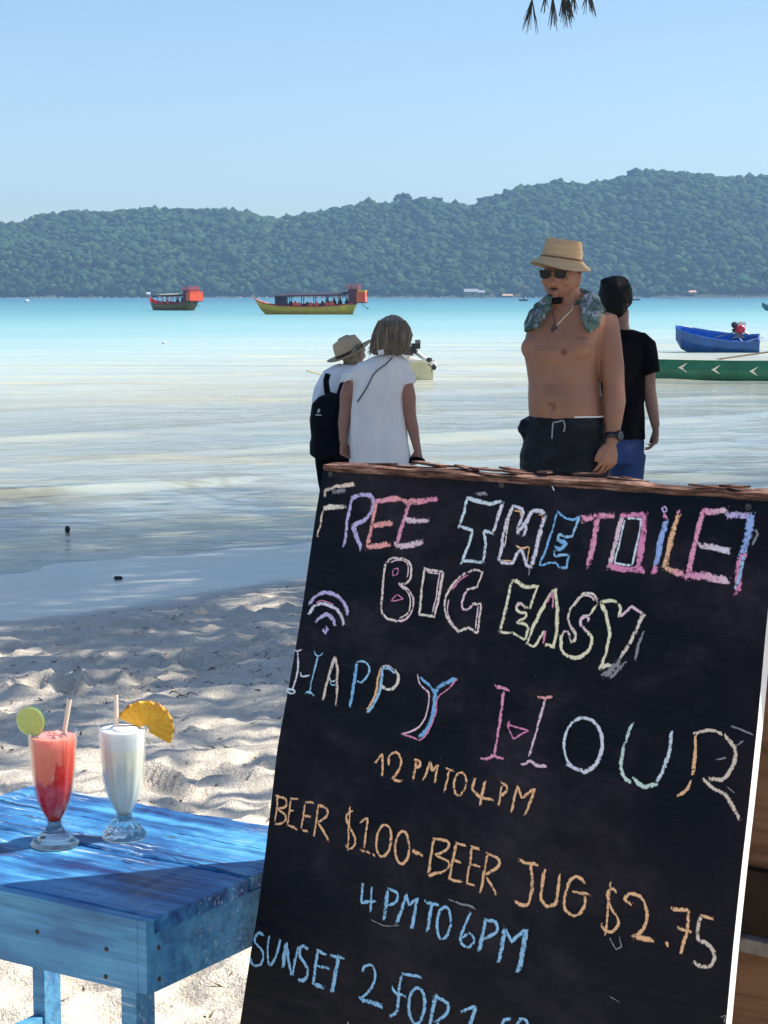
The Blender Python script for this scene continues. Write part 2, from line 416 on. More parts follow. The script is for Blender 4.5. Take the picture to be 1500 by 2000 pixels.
while yy < YR + 45:
    step = 8.4 + 1.5 * (yy - Y0) / 300
    for x in np.arange(-470, 470, 10.2):
        X = x + RNG.uniform(-3.8, 3.8); Y = yy + RNG.uniform(-3.5, 3.5); r = RNG.uniform(2.9, 5.6) * (1.25 if RNG.random() < .06 else 1)
        if abs(X) < .2 * Y + 25: pts.append((X, Y, r))
    yy += step
pts = np.array(pts); rad = pts[:, 2].copy()
pts[:, 2] = hill_h(pts[:, 0], pts[:, 1]) + rad * RNG.uniform(.35, .95, len(rad)) + np.where(RNG.random(len(rad)) < .04, 3.5, 0)
tint = np.ones((len(pts), 3)) * RNG.uniform(.55, 1.5, (len(pts), 1)); w = RNG.random(len(pts))
tint[w < .16] *= V(1.5, 1.15, .9); tint[w > .86] *= V(.8, 1.0, 1.3)
fo = scatter_mesh('forest', crown_protos(8, 2, 3), pts, rad, RNG.uniform(0, 6.28, len(pts)), tint, M_forest)
fo2 = None
k = 15000; sx_ = RNG.uniform(-1, 1, k); sy_ = RNG.uniform(Y0 + 2, YR + 40, k); sx_ = sx_ * (.2 * sy_ + 20); sr_ = RNG.uniform(1.5, 3.7, k)
q_ = np.stack([sx_, sy_, hill_h(sx_, sy_) + RNG.uniform(1.5, 6.0, k)], 1); tt_ = np.ones((k, 3)) * RNG.uniform(.4, 1.8, (k, 1)); w_ = RNG.random(k); tt_[w_ < .14] *= V(1.7, 1.25, .9); tt_[w_ > .85] *= V(.7, .95, 1.2)
fo2 = scatter_mesh('understorey', crown_protos(6, 1, 90), q_, sr_, RNG.uniform(0, 6.28, k), tt_, M_forest); tag(fo2, 'smaller bushes and tree tops filling the gaps of the island jungle', 'bushes', None, 'stuff')
tag(fo, 'dense green jungle covering the far island hills', 'forest', None, 'stuff')
# one emergent tree on the skyline
def bark(): return simple('bark', (.16, .12, .09), .95, .35, 6, .01)
M_bark = bark()
e = P(787, 402, 1812)
t = root('hilltop_tree', tuple(e - V(0, 0, 9)), 'broad-crowned tree standing taller than the rest on the skyline left of the main hill', 'tree')
mb = MB(); mb.tube([e - V(0, 0, 9), e + V(1, 0, 4), e + V(0, 0, 7)], [.7, .5, .3], 7); obj('trunk', mb, M_bark, t)
prs = crown_protos(4, 2, 30); q = []
for dx, dz, r in ((-6.5, 6, 2.6), (-4, 8.5, 2.8), (0, 9.5, 3.0), (3.5, 9, 2.8), (6.5, 6.8, 2.5), (2, 6.5, 2.4), (-2, 6, 2.2)): q.append((e[0] + dx, e[1] + RNG.uniform(-2, 2), e[2] + dz, r))
q = np.array(q); cr = scatter_mesh('crown', prs, q[:, :3] - e + V(0, 0, 9), q[:, 3], RNG.uniform(0, 6, len(q)), np.ones((len(q), 3)) * .8, M_forest); cr.parent = t
# rocky shore band
n = NT('shore_rock'); ps = n.pos(); M_rock = n.done(n.pbsdf(n.ramp(n.noise(ps, .5, 4), [(.35, (.10, .09, .07)), (.65, (.32, .29, .24))]), .9))
pts = np.array([(x + RNG.uniform(-2, 2), 1494 + RNG.uniform(-1.5, 2), ZW + .1) for x in np.arange(-420, 420, 3.0)]); rr = RNG.uniform(.5, 1.5, len(pts))
ro = scatter_mesh('shoreline_rocks', crown_protos(4, 1, 60), pts, rr, RNG.uniform(0, 6, len(pts)), np.ones((len(pts), 3)), M_rock)
tag(ro, 'line of low pale rocks along the foot of the far island', 'rocks', None, 'stuff')
# ---------------------------------------------------------------- haze
n = NT('haze_air'); pv = n.n('VolumePrincipled'); pv.inputs['Color'].default_value = (.38, .66, 1.0, 1); pv.inputs['Density'].default_value = .00023; pv.inputs['Anisotropy'].default_value = .1
n.l(pv.outputs[0], n.out.inputs['Volume']); mb = MB(); mb.box((0, 1250, 62), (2900, 2700, 144)); hz = obj('haze', mb, n.mat); hz['kind'] = 'stuff'

# ---------------------------------------------------------------- casuarina trees on the beach to the right (they shade the sand and hang twigs into view)
M_twig = simple('dark_needles', (.030, .034, .028), .8, .3, 30, 0)
n = NT('needle_leaves'); ob = n.objc()
M_needle = n.done(n.pbsdf(n.ramp(n.noise(ob, 3, 3), [(.3, (.035, .05, .02)), (.7, (.09, .12, .045))]), .8))
def strips(mb, c, L, w, k, rng, spread=.6):
    """k drooping thin needles from the point c"""
    for _ in range(k):
        a = rng.uniform(0, 6.28); o = V(math.cos(a), math.sin(a), 0); d = nrm(o * spread * rng.uniform(.3, 1) + V(0, 0, -.75)); l = L * rng.uniform(.6, 1.1)
        p0 = c; p1 = c + d * l * .5; p2 = p1 + nrm(d + V(0, 0, -.8)) * l * .5; sd = nrm(np.cross(d, V(math.sin(a * 3), .3, .2))) * w
        mb.add([p0 - sd * .5, p0 + sd * .5, p1 + sd, p1 - sd, p2], [(0, 1, 2, 3), (3, 2, 4)])
def casuarina(seed, lean, H=13.0, dens=1.0):
    rng = np.random.default_rng(seed); t = MB(); fo = MB(); tips = []
    top = V(lean[0], lean[1], H)
    tp = [V(0, 0, -.3), V(lean[0] * .12, lean[1] * .12, H * .22), V(lean[0] * .4, lean[1] * .4, H * .5), V(lean[0] * .75, lean[1] * .75, H * .78), top]
    t.tube(tp, [.26, .21, .17, .11, .03], 10)
    limbs = MB()
    for i in range(34):
        u = rng.uniform(.42, .98); x = u * 4; k = min(int(x), 3); p = tp[k] * (1 - (x - k)) + tp[k + 1] * (x - k)
        a = i * 2.4 + rng.uniform(-.3, .3); R = (1.25 - u) * 4.6 + .5
        d = V(math.cos(a), math.sin(a), .32); e1 = p + d * R * .55; e2 = p + V(math.cos(a), math.sin(a), .12) * R
        limbs.tube([p, e1, e2], [.05, .03, .012], 5)
        for j in range(int(11 * dens)):
            v = rng.uniform(.2, 1.05); q = (p * (1 - v / .55) + e1 * v / .55) if v < .55 else e1 + (e2 - e1) * (v - .55) / .45
            q = q + rng.normal(0, .42, 3) * V(1, 1, .5)
            strips(fo, q, .75, .026, 9, rng)
    return t, limbs, fo
protos = []
for sd, ln in ((1, (-2.2, -.6)), (2, (-1.2, .5))):
    protos.append([mkmesh(nm, m, mt) for nm, m, mt in zip(('trunk', 'limbs', 'foliage'), casuarina(sd, ln), (M_bark, M_bark, M_needle))])
TREES = [(6.6, 10.2, 0, 0.85, 'nearest casuarina tree on the sand right of the shirtless man'), (8.3, 14.6, 1, .95, 'leaning casuarina tree second from the camera at the right of the beach'),
         (5.9, 13.2, 1, .72, 'smaller casuarina tree between the two taller ones nearest the water'), (12.5, 21.0, 0, .9, 'casuarina tree rising from the sand beyond the black-shirted man'),
         (19.0, 29.0, 1, 1.0, 'casuarina tree far along the beach, beside the green canoe'), (7.0, 16.8, 1, 1.15, 'tallest casuarina tree, standing at the waterline to the right of the view'), (9.6, 12.0, 0, 1.0, 'thick casuarina tree standing furthest up the dry sand')]
tree_roots = []
for (x, y, k, sc, lb) in TREES:
    r = root('casuarina_tree', (x, y, float(base_h(x, y))), lb, 'tree', 'casuarina trees on the beach', rz=0); r.scale = (sc, sc, sc)
    for me in protos[k]:
        o = bpy.data.objects.new(me.name, me); COL.objects.link(o); o.parent = r
    tree_roots.append(r)
# hanging twigs of the nearest tree that dip into the frame
def hanging(path, tips, rng, name='hanging_branch'):
    mb = MB(); mb.tube(path, list(np.linspace(.035, .006, len(path))), 6)
    for (q, tw) in tips:
        q = V(*q); mb.tube([V(*path[-1]), (V(*path[-1]) + q) / 2 + V(0, 0, .02), q], [.004, .003, .0018], 5)
        for (dx, dz, L) in tw: mb.tube([q, q + V(dx * .4, 0, -L * .45), q + V(dx, rng.uniform(-.03, .03), -L)], [.0019, .0015, .0007], 4)
    return mb
rng = np.random.default_rng(5); YT = 6.5; q1 = P(1100, -70, YT)
def tw(px, py, y0, spread, k, L, dx0=0):
    return (P(px, y0, YT) + V(0, rng.uniform(-.1, .1), 0), [(dx0 / F * YT + rng.uniform(-spread, spread) / F * YT, 0, (L * rng.uniform(.6, 1.05)) / F * YT) for _ in range(k * 2)])
tips = [tw(1042, 0, -8, 16, 9, 66, -3), tw(1064, 0, -14, 10, 5, 40), tw(1082, 0, -12, 12, 9, 62), tw(1097, 0, -10, 15, 12, 68, 6), tw(1108, 0, -8, 12, 7, 60, 4), tw(1126, 0, -18, 12, 6, 38), tw(1143, 0, -14, 12, 5, 52), tw(1155, 0, -12, 8, 4, 46, 6)]
tr0 = V(6.6 - 1.0, 10.2, 7.2)
mb = hanging([tr0, (tr0 + q1) / 2 + V(0, 0, 1.3), q1 + V(.5, .4, .5), q1], tips, rng)
tr = tree_roots[0]
def child_of_scaled(mb, name, mat, r):
    s = r.scale[0]; me = MB(); me.v = [tuple((np.array(p) - np.array(r.location)) / s) for p in mb.v]; me.f = mb.f; me.m = mb.m
    return obj(name, me, mat, r, local=True)
child_of_scaled(mb, 'hanging_branch', M_twig, tr)
YT = 7.5; q2 = P(1560, 440, YT); tips = [(P(1515, 505, YT), [((x - 1515) / F * YT, 0, (y - 505) / F * YT) for x, y in ((1494, 552), (1497, 565), (1502, 578), (1490, 540), (1508, 570), (1499, 558))]), (P(1545, 500, YT), [(-.03, 0, .12), (0, 0, .14), (.03, 0, .12)])]
mb = hanging([V(5.6, 10.0, 6.2), V(4.4, 9, 5.4), q2 + V(.4, .3, .8), q2], tips, rng)
child_of_scaled(mb, 'hanging_branch', M_twig, tr)
# ---------------------------------------------------------------- blue table
TZ = .75
N0 = G(286, 1800, TZ); BL = G(65, 1531, TZ)
ang = math.radians(-32.3); e1 = V(-math.cos(ang), -math.sin(ang), 0); e2 = V(-math.sin(ang), math.cos(ang), 0); ez = V(0, 0, 1)
TL = float(np.dot(BL - N0, e1)); TD = float(np.dot(BL - N0, e2))
RT = np.stack([e1, e2, ez], 1)
def T(a, b, z): return N0 + e1 * a + e2 * b + V(0, 0, z - TZ)
def blue_paint(name, base, dark, lightc, wear=.5, seed=0):
    n = NT(name); ob = n.pos(); mp = n.mapping(ob, (1, 1, 1), (0, 0, -math.atan2(e1[1], e1[0])))
    g = n.mapping(mp, (1.0, 9, 9)); gg = n.mapping(mp, (3, 60, 60))
    a = n.noise(g, 2.6 + seed * .3, 5, .6); b = n.noise(gg, 1.3, 4, .6); c = n.noise(mp, 7 + seed, 4)
    col = n.ramp(n.math('ADD', n.math('MULTIPLY', a, .65), n.math('MULTIPLY', c, .35)), [(.39, dark), (.49, base), (.60, lightc)])
    col = n.mix(n.ramp(b, [(.30, .55), (.50, 0)]), col, tuple(x * .45 for x in dark))
    scr = n.math('MULTIPLY', n.ramp(n.noise(gg, 1.9, 5, .8), [(.56, 0), (.63, 1)]), n.ramp(n.noise(mp, 3.7, 3), [(.47, 0), (.58, 1)]))
    col = n.mix(n.math('MULTIPLY', scr, wear), col, (.62, .72, .80))
    chip = n.ramp(n.noise(n.mapping(mp, (1, 3.5, 3.5)), 11, 3, .8), [(.69, 0), (.71, 1)])
    col = n.mix(n.math('MULTIPLY', chip, .85), col, (.05, .045, .04))
    h = n.math('ADD', n.math('MULTIPLY', b, .6), n.math('MULTIPLY', n.noise(gg, 5, 3), .3))
    return n.done(n.pbsdf(col, n.ramp(c, [(.3, .38), (.7, .6)]), n.bump(h, .0022), .4))
M_top = blue_paint('blue_tabletop_paint', (.026, .15, .38), (.008, .026, .12), (.09, .36, .60), 1.0)
M_rail = blue_paint('light_blue_paint', (.070, .27, .48), (.040, .17, .36), (.11, .36, .56), .5, 2)
M_crack = simple('dark_gap', (.012, .012, .014), .9, .2, 30, 0)
M_screw = simple('rusty_screw', (.07, .05, .025), .6, .5, 300, .0003, Metallic=.3)
table = root('blue_table', tuple(T(TL / 2, TD / 2, 0)), 'worn blue painted wooden table with two iced drinks on it, left of the chalkboard', 'table')
def plank(a0, a1, b0, b1, z0, z1, nm, mat, seed, rag=.0025, parent=table):
    mb = MB(); k = 46; rings = []; rr = np.random.default_rng(seed)
    for i in range(k + 1):
        a = a0 + (a1 - a0) * i / k; u0 = b0 + rag * (vn(V(a * 22, seed, 0)[None])[0]) + .0012 * rr.normal(); u1 = b1 + rag * (vn(V(a * 22, seed + 9, 0)[None])[0]) + .0012 * rr.normal()
        c = .0028; zt = z1 + .0006 * rr.normal()
        rings.append([T(a, u0, z0), T(a, u1, z0), T(a, u1, zt - c), T(a, u1 - c, zt), T(a, (u0 + u1) / 2, zt - .0004), T(a, u0 + c, zt), T(a, u0, zt - c)])
    mb.loft(rings); return obj(nm, mb, mat, parent)
gb = float(np.dot(G(250, 1667, TZ) - N0, e2))
plank(.0, TL + .004, 0.0195, gb - .0025, TZ - .022, TZ, 'plank', M_top, 3)
plank(.002, TL, gb + .0025, gb + (TD - gb) * .52, TZ - .021, TZ + .0012, 'plank', M_top, 14)
plank(-.002, TL - .003, gb + (TD - gb) * .52 + .0022, TD, TZ - .022, TZ - .0006, 'plank', M_top, 25, .004)
# cleats under the top keep the gaps dark
mb = MB()
for a in (.10, TL * .5, TL - .1): mb.box(T(a, TD / 2, TZ - .031), (.05, TD - .05, .017), RT)
obj('cleat', mb, M_rail, table)
def rail(a0, a1, b0, b1, z0, z1, nm='apron', mat=None):
    mb = MB(); mb.box(T((a0 + a1) / 2, (b0 + b1) / 2, (z0 + z1) / 2), (abs(a1 - a0), abs(b1 - b0), z1 - z0), RT); return obj(nm, mb, mat or M_rail, table, bevel=.0015)
ZA, ZB = TZ - .0225, TZ - .105
rail(.0165, TL + .003, .000, .0185, ZB, TZ - .001)
rail(.002, .016, .020, TD - .03, ZB - .002, ZA)
rail(TL - .018, TL - .004, .024, TD - .03, ZB, ZA)
rail(.017, TL - .02, TD - .028, TD - .010, ZB, ZA)
LW, LD = .027, .043
for (a, b) in ((.041, .024), (.041, TD - .07), (TL - .08, .024), (TL - .08, TD - .07)):
    g = T(a, b, 0); z0 = float(base_h(g[0], g[1])) - .05
    mb = MB(); mb.box(T(a + LW / 2, b + LD / 2, (z0 + ZA - .001) / 2), (LW, LD, ZA - .001 - z0), RT); obj('leg', mb, M_rail, table, bevel=.002)
rail(TL - .078, TL - .056, .068, TD - .072, .318, .366, 'stretcher')
mb = MB()   # exposed corner block between the two aprons
mb.box(T(.0085, .0095, (ZB + TZ) / 2), (.0150, .0180, TZ - ZB - .003), RT); obj('corner_block', mb, M_rail, table)
for (a, b, z, ax) in ((.072, -.0003, TZ - .052, 'f'), (.074, -.0003, TZ - .092, 'f'), (.0015, .028, TZ - .090, 's'), (.0015, .028, TZ - .045, 's'), (.20, -.0003, TZ - .05, 'f')):
    mb = MB(); nrmv = -e2 if ax == 'f' else -e1; up = V(0, 0, 1); sdv = np.cross(up, nrmv); Rm = np.stack([sdv, up, nrmv], 1)
    mb.lathe([(.0034, -.001), (.0034, .0006), (.0024, .0010), (.001, .0004)], 12, tuple(T(a, b, z)), R=Rm); obj('screw', mb, M_screw, table)
# split lines in the front plank and chipped front edge
mb = MB()
def crack(pts, w):
    for k in range(len(pts) - 1):
        p, q = pts[k], pts[k + 1]; d = nrm(q - p); s = np.cross(ez, d) * w
        mb.add([p - s * (k > 0), p + s * (k > 0), q + s * (k < len(pts) - 2), q - s * (k < len(pts) - 2)], [(0, 1, 2, 3)])
rr = np.random.default_rng(3)
for (x0, y0, x1, y1, w) in ((330, 1672, 505, 1716, .0011), (60, 1660, 130, 1672, .0007), (110, 1757, 200, 1775, .0008), (0, 1563, 90, 1583, .0012), (30, 1590, 140, 1607, .0007), (235, 1680, 262, 1684, .0016), (300, 1700, 420, 1722, .0006)):
    A, B = G(x0, y0, TZ + .0022), G(x1, y1, TZ + .0022); crack([A + (B - A) * t + e2 * .0015 * rr.normal() for t in np.linspace(0, 1, 9)], w)
o = obj('crack', mb, M_crack, table, fix=False)

# ---------------------------------------------------------------- drinks
def glass_thin():
    n = NT('clear_glass'); g = n.n('BsdfGlossy'); g.inputs['Roughness'].default_value = .02; g.inputs[0].default_value = (1, 1, 1, 1)
    t = n.n('BsdfTransparent'); t.inputs[0].default_value = (.95, .97, .97, 1); f = n.n('LayerWeight'); f.inputs[0].default_value = .5; fz = n.math('ADD', .035, n.math('MULTIPLY', n.math('POWER', f.outputs['Facing'], 4.0), .55))
    m = n.n('MixShader'); n.l(fz, m.inputs[0]); n.l(t.outputs[0], m.inputs[1]); n.l(g.outputs[0], m.inputs[2]); return n.done(m)
M_gl = glass_thin()
n = NT('solid_glass'); g = n.n('BsdfGlass'); g.inputs['IOR'].default_value = 1.48; g.inputs[0].default_value = (.96, .98, .98, 1); g.inputs['Roughness'].default_value = .0; tb_ = n.n('BsdfTransparent'); tb_.inputs[0].default_value = (.95, .98, .98, 1); mg_ = n.n('MixShader'); mg_.inputs[0].default_value = .22; n.l(g.outputs[0], mg_.inputs[1]); n.l(tb_.outputs[0], mg_.inputs[2]); M_gs = n.done(mg_)
n = NT('red_cocktail'); ob = n.objc(); sp = n.n('SeparateXYZ'); n.l(ob, sp.inputs[0])
zz = n.math('ADD', sp.outputs[2], n.math('MULTIPLY', n.math('SUBTRACT', n.noise(ob, 45, 3), .5), .018))
cc = n.ramp(n.math('MULTIPLY', zz, 5.6), [(.18, (.78, .06, .02)), (.35, (.72, .018, .010)), (.66, (.78, .045, .02)), (.80, (.80, .10, .05)), (.92, (.84, .18, .12)), (.99, (.86, .30, .22))])
cc = n.mix(n.ramp(n.noise(ob, 120, 3), [(.55, 0), (.75, .3)]), cc, (.88, .36, .26))
M_red = n.done(n.pbsdf(cc, .25, n.bump(n.noise(ob, 60, 2), .002), .4, Subsurface_Weight=.55, Subsurface_Radius=(.05, .007, .005), Subsurface_Scale=1.0))
n = NT('creamy_cocktail'); ob = n.objc(); sp = n.n('SeparateXYZ'); n.l(ob, sp.inputs[0])
cc = n.ramp(n.math('MULTIPLY', n.math('ADD', sp.outputs[2], n.math('MULTIPLY', n.math('SUBTRACT', n.noise(ob, 30, 2), .5), .008)), 5.6), [(.2, (.86, .82, .68)), (.78, (.90, .85, .68)), (.85, (.90, .90, .88)), (1.0, (.90, .91, .92))])
M_cream = n.done(n.pbsdf(cc, .4, None, .4, Subsurface_Weight=.4, Subsurface_Radius=(.02, .018, .012), Subsurface_Scale=1.0))
M_ice = NT('ice'); q = M_ice.n('BsdfPrincipled'); q.inputs['Base Color'].default_value = (.9, .6, .55, 1); q.inputs['Roughness'].default_value = .15; q.inputs['Transmission Weight'].default_value = .5; M_ice = M_ice.done(q)
bowlR = [(.0115, .036), (.0145, .042), (.0205, .052), (.0262, .066), (.0305, .084), (.0335, .104), (.0355, .126), (.0366, .148), (.0378, .170), (.0384, .178)]
def drink(c, liquid, lab, fl, footr, top):
    r = root('cocktail_glass', tuple(c), lab, 'drink', 'cocktails on the blue table')
    def W(p): return [(a, b) for a, b in p]
    mb = MB(); prof = bowlR; inner = [(max(a - .0018, .0002), b + .001) for a, b in reversed(prof)]
    full = [(.0002, .0362)] + prof + [(.0380, .1795), (.0368, .1793)] + inner[1:] + [(.0002, .0395)]
    env = lambda z: max(0, min(1, (.16 - z) / .03)) * max(0, min(1, (z - .038) / .02))
    mb.lathe(full, 64, tuple(c), flute=(12, -.045 if fl else -.03, env), cap=False); obj('bowl', mb, M_gl, r, smooth=True)
    mb = MB()
    if fl: pf = [(.0002, .0), (footr * .93, 0), (footr, .003), (footr * .99, .006), (footr * .90, .013), (footr * .72, .021), (footr * .5, .0285), (.0138, .032), (.0128, .0345), (.0135, .0370), (.0002, .0374)]
    else: pf = [(.0002, .0), (footr * .96, 0), (footr, .002), (footr * .97, .005), (footr * .80, .010), (footr * .58, .0165), (footr * .40, .024), (.0118, .030), (.0104, .0335), (.0112, .0368), (.0002, .0372)]
    mb.lathe(pf, 72, tuple(c), flute=(14, -.10 if fl else -.02, lambda z: max(0, min(1, z / .004)) * max(0, min(1, (.031 - z) / .006))), cap=False); obj('foot', mb, M_gs, r, smooth=True)
    mb = MB(); lq = [(max(a - .0021, .0004), b + .0024) for a, b in prof if b < top - .002] + [(.0357, top - .001), (.0345, top), (.02, top + .0006), (.0004, top + .001)]
    mb.lathe(lq, 56, tuple(c), flute=(12, -.045 if fl else -.03, env)); obj('liquid', mb, liquid, r, smooth=True)
    return r
RC = G(107, 1649, TZ + .001); WC = G(242.5, 1636, TZ + .0012)
g1 = drink(RC, M_red, 'tall red iced cocktail in a footed glass with a lime slice on its rim', False, .0385, .172)
g2 = drink(WC, M_cream, 'tall creamy white cocktail in a fluted footed glass with a pineapple slice', True, .0355, .1745)
rr = np.random.default_rng(4)
for k in range(7):
    a = k * 1.9; q = RC + V(.019 * math.cos(a), .019 * math.sin(a), .1665 + rr.uniform(-.003, .002)); mb = MB(); Rm = np.array(Matrix.Rotation(rr.uniform(0, 3), 3, Vector(rr.normal(0, 1, 3))))
    mb.box(q, (.016, .014, .013), Rm); o = obj('ice_cube', mb, M_ice, g1, bevel=.002)
mb = MB()
for k in range(9): a = k * 2.4; q = WC + V(.016 * math.cos(a) * (k % 3) / 2, .016 * math.sin(a) * (k % 3) / 2, .1755); mb.ell(q, (.013, .013, .005), nu=12, nv=6)
n = NT('foam'); M_foam = n.done(n.pbsdf((.9, .91, .93), .6, n.bump(n.noise(n.objc(), 300, 2), .001), .3, Subsurface_Weight=.3, Subsurface_Radius=(.01, .01, .01)))
organic('foam', mb, M_foam, g2, .0018, 4)
M_straw = simple('paper_straw', (.78, .64, .50), .7, .06, 60, 0)
def straw(A, B, lab):
    mb = MB(); mb.tube([A, B], [.0037, .0037], 14); d = nrm(B - A); mb.tube([B - d * .002, B + d * .0004], [.0027, .0027], 14, m=1)
    o = obj('drinking_straw', mb, [M_straw, M_crack], None, smooth=False); tag(o, lab, 'straw', 'straws in the two cocktails')
def near(px, py, C, dy=0): return P(px, py, C[1] + dy)
straw(near(124, 1440, RC, .004), near(136, 1366, RC, .004), 'pale drinking straw leaning in the red cocktail')
straw(near(228, 1440, WC, -.004), near(226, 1357, WC, -.004), 'pale drinking straw standing in the creamy white cocktail')
# lime slice
n = NT('lime_flesh'); ob = n.objc(); sp = n.n('SeparateXYZ'); n.l(ob, sp.inputs[0])
rad_ = n.math('SQRT', n.math('ADD', n.math('MULTIPLY', sp.outputs[0], sp.outputs[0]), n.math('MULTIPLY', sp.outputs[2], sp.outputs[2])))
an = n.math('ARCTAN2', sp.outputs[2], sp.outputs[0]); seg = n.math('ABSOLUTE', n.math('SINE', n.math('MULTIPLY', an, 4.5)))
flesh = n.mix(n.ramp(seg, [(.06, 0), (.22, 1)]), (.52, .58, .20), n.ramp(n.noise(ob, 220, 3), [(.3, (.42, .50, .10)), (.7, (.52, .58, .17))]))
cc = n.mix(n.ramp(n.math('MULTIPLY', rad_, 40), [(.84, 0), (.87, 1)]), flesh, (.62, .68, .34)); cc = n.mix(n.ramp(n.math('MULTIPLY', rad_, 40), [(.915, 0), (.94, 1)]), cc, (.10, .22, .015))
M_lime = n.done(n.pbsdf(cc, .3, n.bump(n.noise(ob, 250, 2), .0008), .5, Subsurface_Weight=.3, Subsurface_Radius=(.006, .006, .002)))
LC = P(60, 1409, RC[1] - .006); mb = MB(); Rx = np.array(Matrix.Rotation(math.radians(90), 3, 'X'))
mb.lathe([(.0002, -.0022), (.0225, -.0022), (.0238, -.0012), (.0240, 0), (.0238, .0012), (.0225, .0022), (.0002, .0022)], 48, (0, 0, 0), R=Rx, cap=False)
o = obj('lime_slice', mb, M_lime, None, smooth=False); o.location = tuple(LC); o.rotation_euler = (math.radians(4), math.radians(15), math.radians(-14)); tag(o, 'round green lime slice stuck on the rim of the red cocktail', 'lime slice')
# pineapple slice: thick half-moon with a bumpy scorched rind edge
n = NT('pineapple_flesh'); ob = n.objc(); sp = n.n('SeparateXYZ'); n.l(ob, sp.inputs[0]); an = n.math('ARCTAN2', sp.outputs[2], sp.outputs[0])
rad_ = n.math('SQRT', n.math('ADD', n.math('MULTIPLY', sp.outputs[0], sp.outputs[0]), n.math('MULTIPLY', sp.outputs[2], sp.outputs[2])))
cb = n.n('CombineXYZ'); n.l(n.math('MULTIPLY', an, 3.0), cb.inputs[0]); n.l(n.math('MULTIPLY', rad_, 28.0), cb.inputs[1])
cc = n.ramp(n.noise(cb.outputs[0], 2.2, 4, .65), [(.3, (.74, .30, .008)), (.5, (.84, .42, .012)), (.7, (.90, .56, .05))])
edge = n.math('MULTIPLY', n.ramp(n.math('ADD', n.math('MULTIPLY', rad_, 20), n.math('MULTIPLY', n.noise(ob, 110, 3), .16)), [(.955, 0), (1.01, 1)]), 1.0)
cc = n.mix(edge, cc, (.16, .07, .012)); eyes = n.math('MULTIPLY', n.ramp(n.noise(ob, 170, 2), [(.66, 0), (.70, 1)]), n.ramp(n.math('MULTIPLY', rad_, 20), [(.55, 0), (.75, 1)])); cc = n.mix(eyes, cc, (.20, .08, .01))
M_pine = n.done(n.pbsdf(cc, .35, n.bump(n.noise(ob, 130, 3), .0015), .5, Subsurface_Weight=.35, Subsurface_Radius=(.012, .006, .002)))
PC = P(283, 1423, WC[1] + .006); mb = MB(); rings = []; K = 56; R0 = .0455
pts = [(a, R0 * (1 + .022 * math.sin(a * 17) + .014 * math.sin(a * 31 + 1))) for a in np.linspace(math.radians(-3), math.radians(183), K)]
out = [(r * math.cos(a), r * math.sin(a)) for a, r in pts]; 
inn = [(-.0125, -.001), (-.008, -.0005), (-.004, .0055), (0, .0075), (.004, .0055), (.008, -.0005), (.0125, -.001)]
loop = out + inn
for y, k in ((-.0055, .965), (-.004, 1), (.004, 1), (.0055, .965)): rings.append([V(x * k, y, z * k) for x, z in loop])
m0 = MB(); m0.loft(rings, cap=False); nl = len(loop)
m0.f.append(tuple(range(nl))); m0.f.append(tuple(range(3 * nl, 4 * nl))); m0.m += [0, 0]
o = obj('pineapple_slice', m0, M_pine, None); o.location = tuple(PC); o.rotation_euler = (math.radians(5), math.radians(29), math.radians(8)); tag(o, 'golden half-round pineapple slice wedged on the rim of the white cocktail', 'pineapple slice')

# ---------------------------------------------------------------- chalkboard sign (A-frame)
U_ = nrm(V(.80, -.60, 0)); th = math.radians(9); NB = V(-.60, -.80, 0)
DN = nrm(V(0, 0, -math.cos(th)) + NB * math.sin(th)); NF = nrm(np.cross(U_, -DN)); NF = NF if np.dot(NF, NB) > 0 else -NF
B0 = P(633, 911, 2.80)
def BP(x, y, off=0.0):
    d = ray(x, y); t = np.dot(B0 - CAM, NF) / np.dot(d, NF); return CAM + d * t + NF * off
def uv(p): q = p - B0; return float(np.dot(q, U_)), float(np.dot(q, DN))
def BU(u, v, off=0.0): return B0 + U_ * u + DN * v + NF * off
sr = root('chalkboard_sign', tuple(V(BU(.38, 1.3)[0], BU(.38, 1.3)[1], 0)), 'black A-frame chalkboard with pastel handwriting and a splintered wooden top edge', 'chalkboard sign')
ledge = [(633, 911), (620, 985), (606, 1085), (590, 1200), (575, 1290), (559, 1380), (545, 1455), (533, 1560), (521, 1665), (508, 1765), (492, 1860), (470, 2000), (452, 2110), (428, 2270)]
redge = [(1528, 968), (1512, 1090), (1498, 1220), (1483, 1395), (1466, 1560), (1450, 1700), (1434, 1850), (1420, 2000), (1408, 2110), (1390, 2270)]
lv = np.array([uv(BP(*q)) for q in ledge]); rv = np.array([uv(BP(*q)) for q in redge]); VB = 1.34
vs = np.linspace(0, VB, 40); lu = np.interp(vs, lv[:, 1], lv[:, 0]); ru = np.interp(vs, rv[:, 1], rv[:, 0]); TH = .016
n = NT('blackboard_paint'); ob = n.pos(); gr = n.mapping(ob, (1, 1, 6), (0, 0, -math.atan2(U_[1], U_[0])))
a = n.noise(ob, 3.2, 5, .6); b = n.noise(gr, 14, 5, .65); sp = n.n('SeparateXYZ'); n.l(ob, sp.inputs[0])
cc = n.ramp(a, [(.35, (.001, .0045, .012)), (.52, (.0025, .005, .011)), (.70, (.013, .009, .015))])
br = n.math('MULTIPLY', n.ramp(sp.outputs[2], [(.45, 1), (.95, 0)]), n.ramp(b, [(.3, .15), (.7, .8)])); cc = n.mix(br, cc, (.034, .026, .020))
sm = n.math('MULTIPLY', n.ramp(n.noise(n.mapping(ob, (1, 1, 1.6)), 4.1, 5, .7), [(.47, 0), (.72, .6)]), n.ramp(n.noise(ob, 60, 3), [(.3, .4), (.7, 1)])); cc = n.mix(sm, cc, (.062, .048, .062))
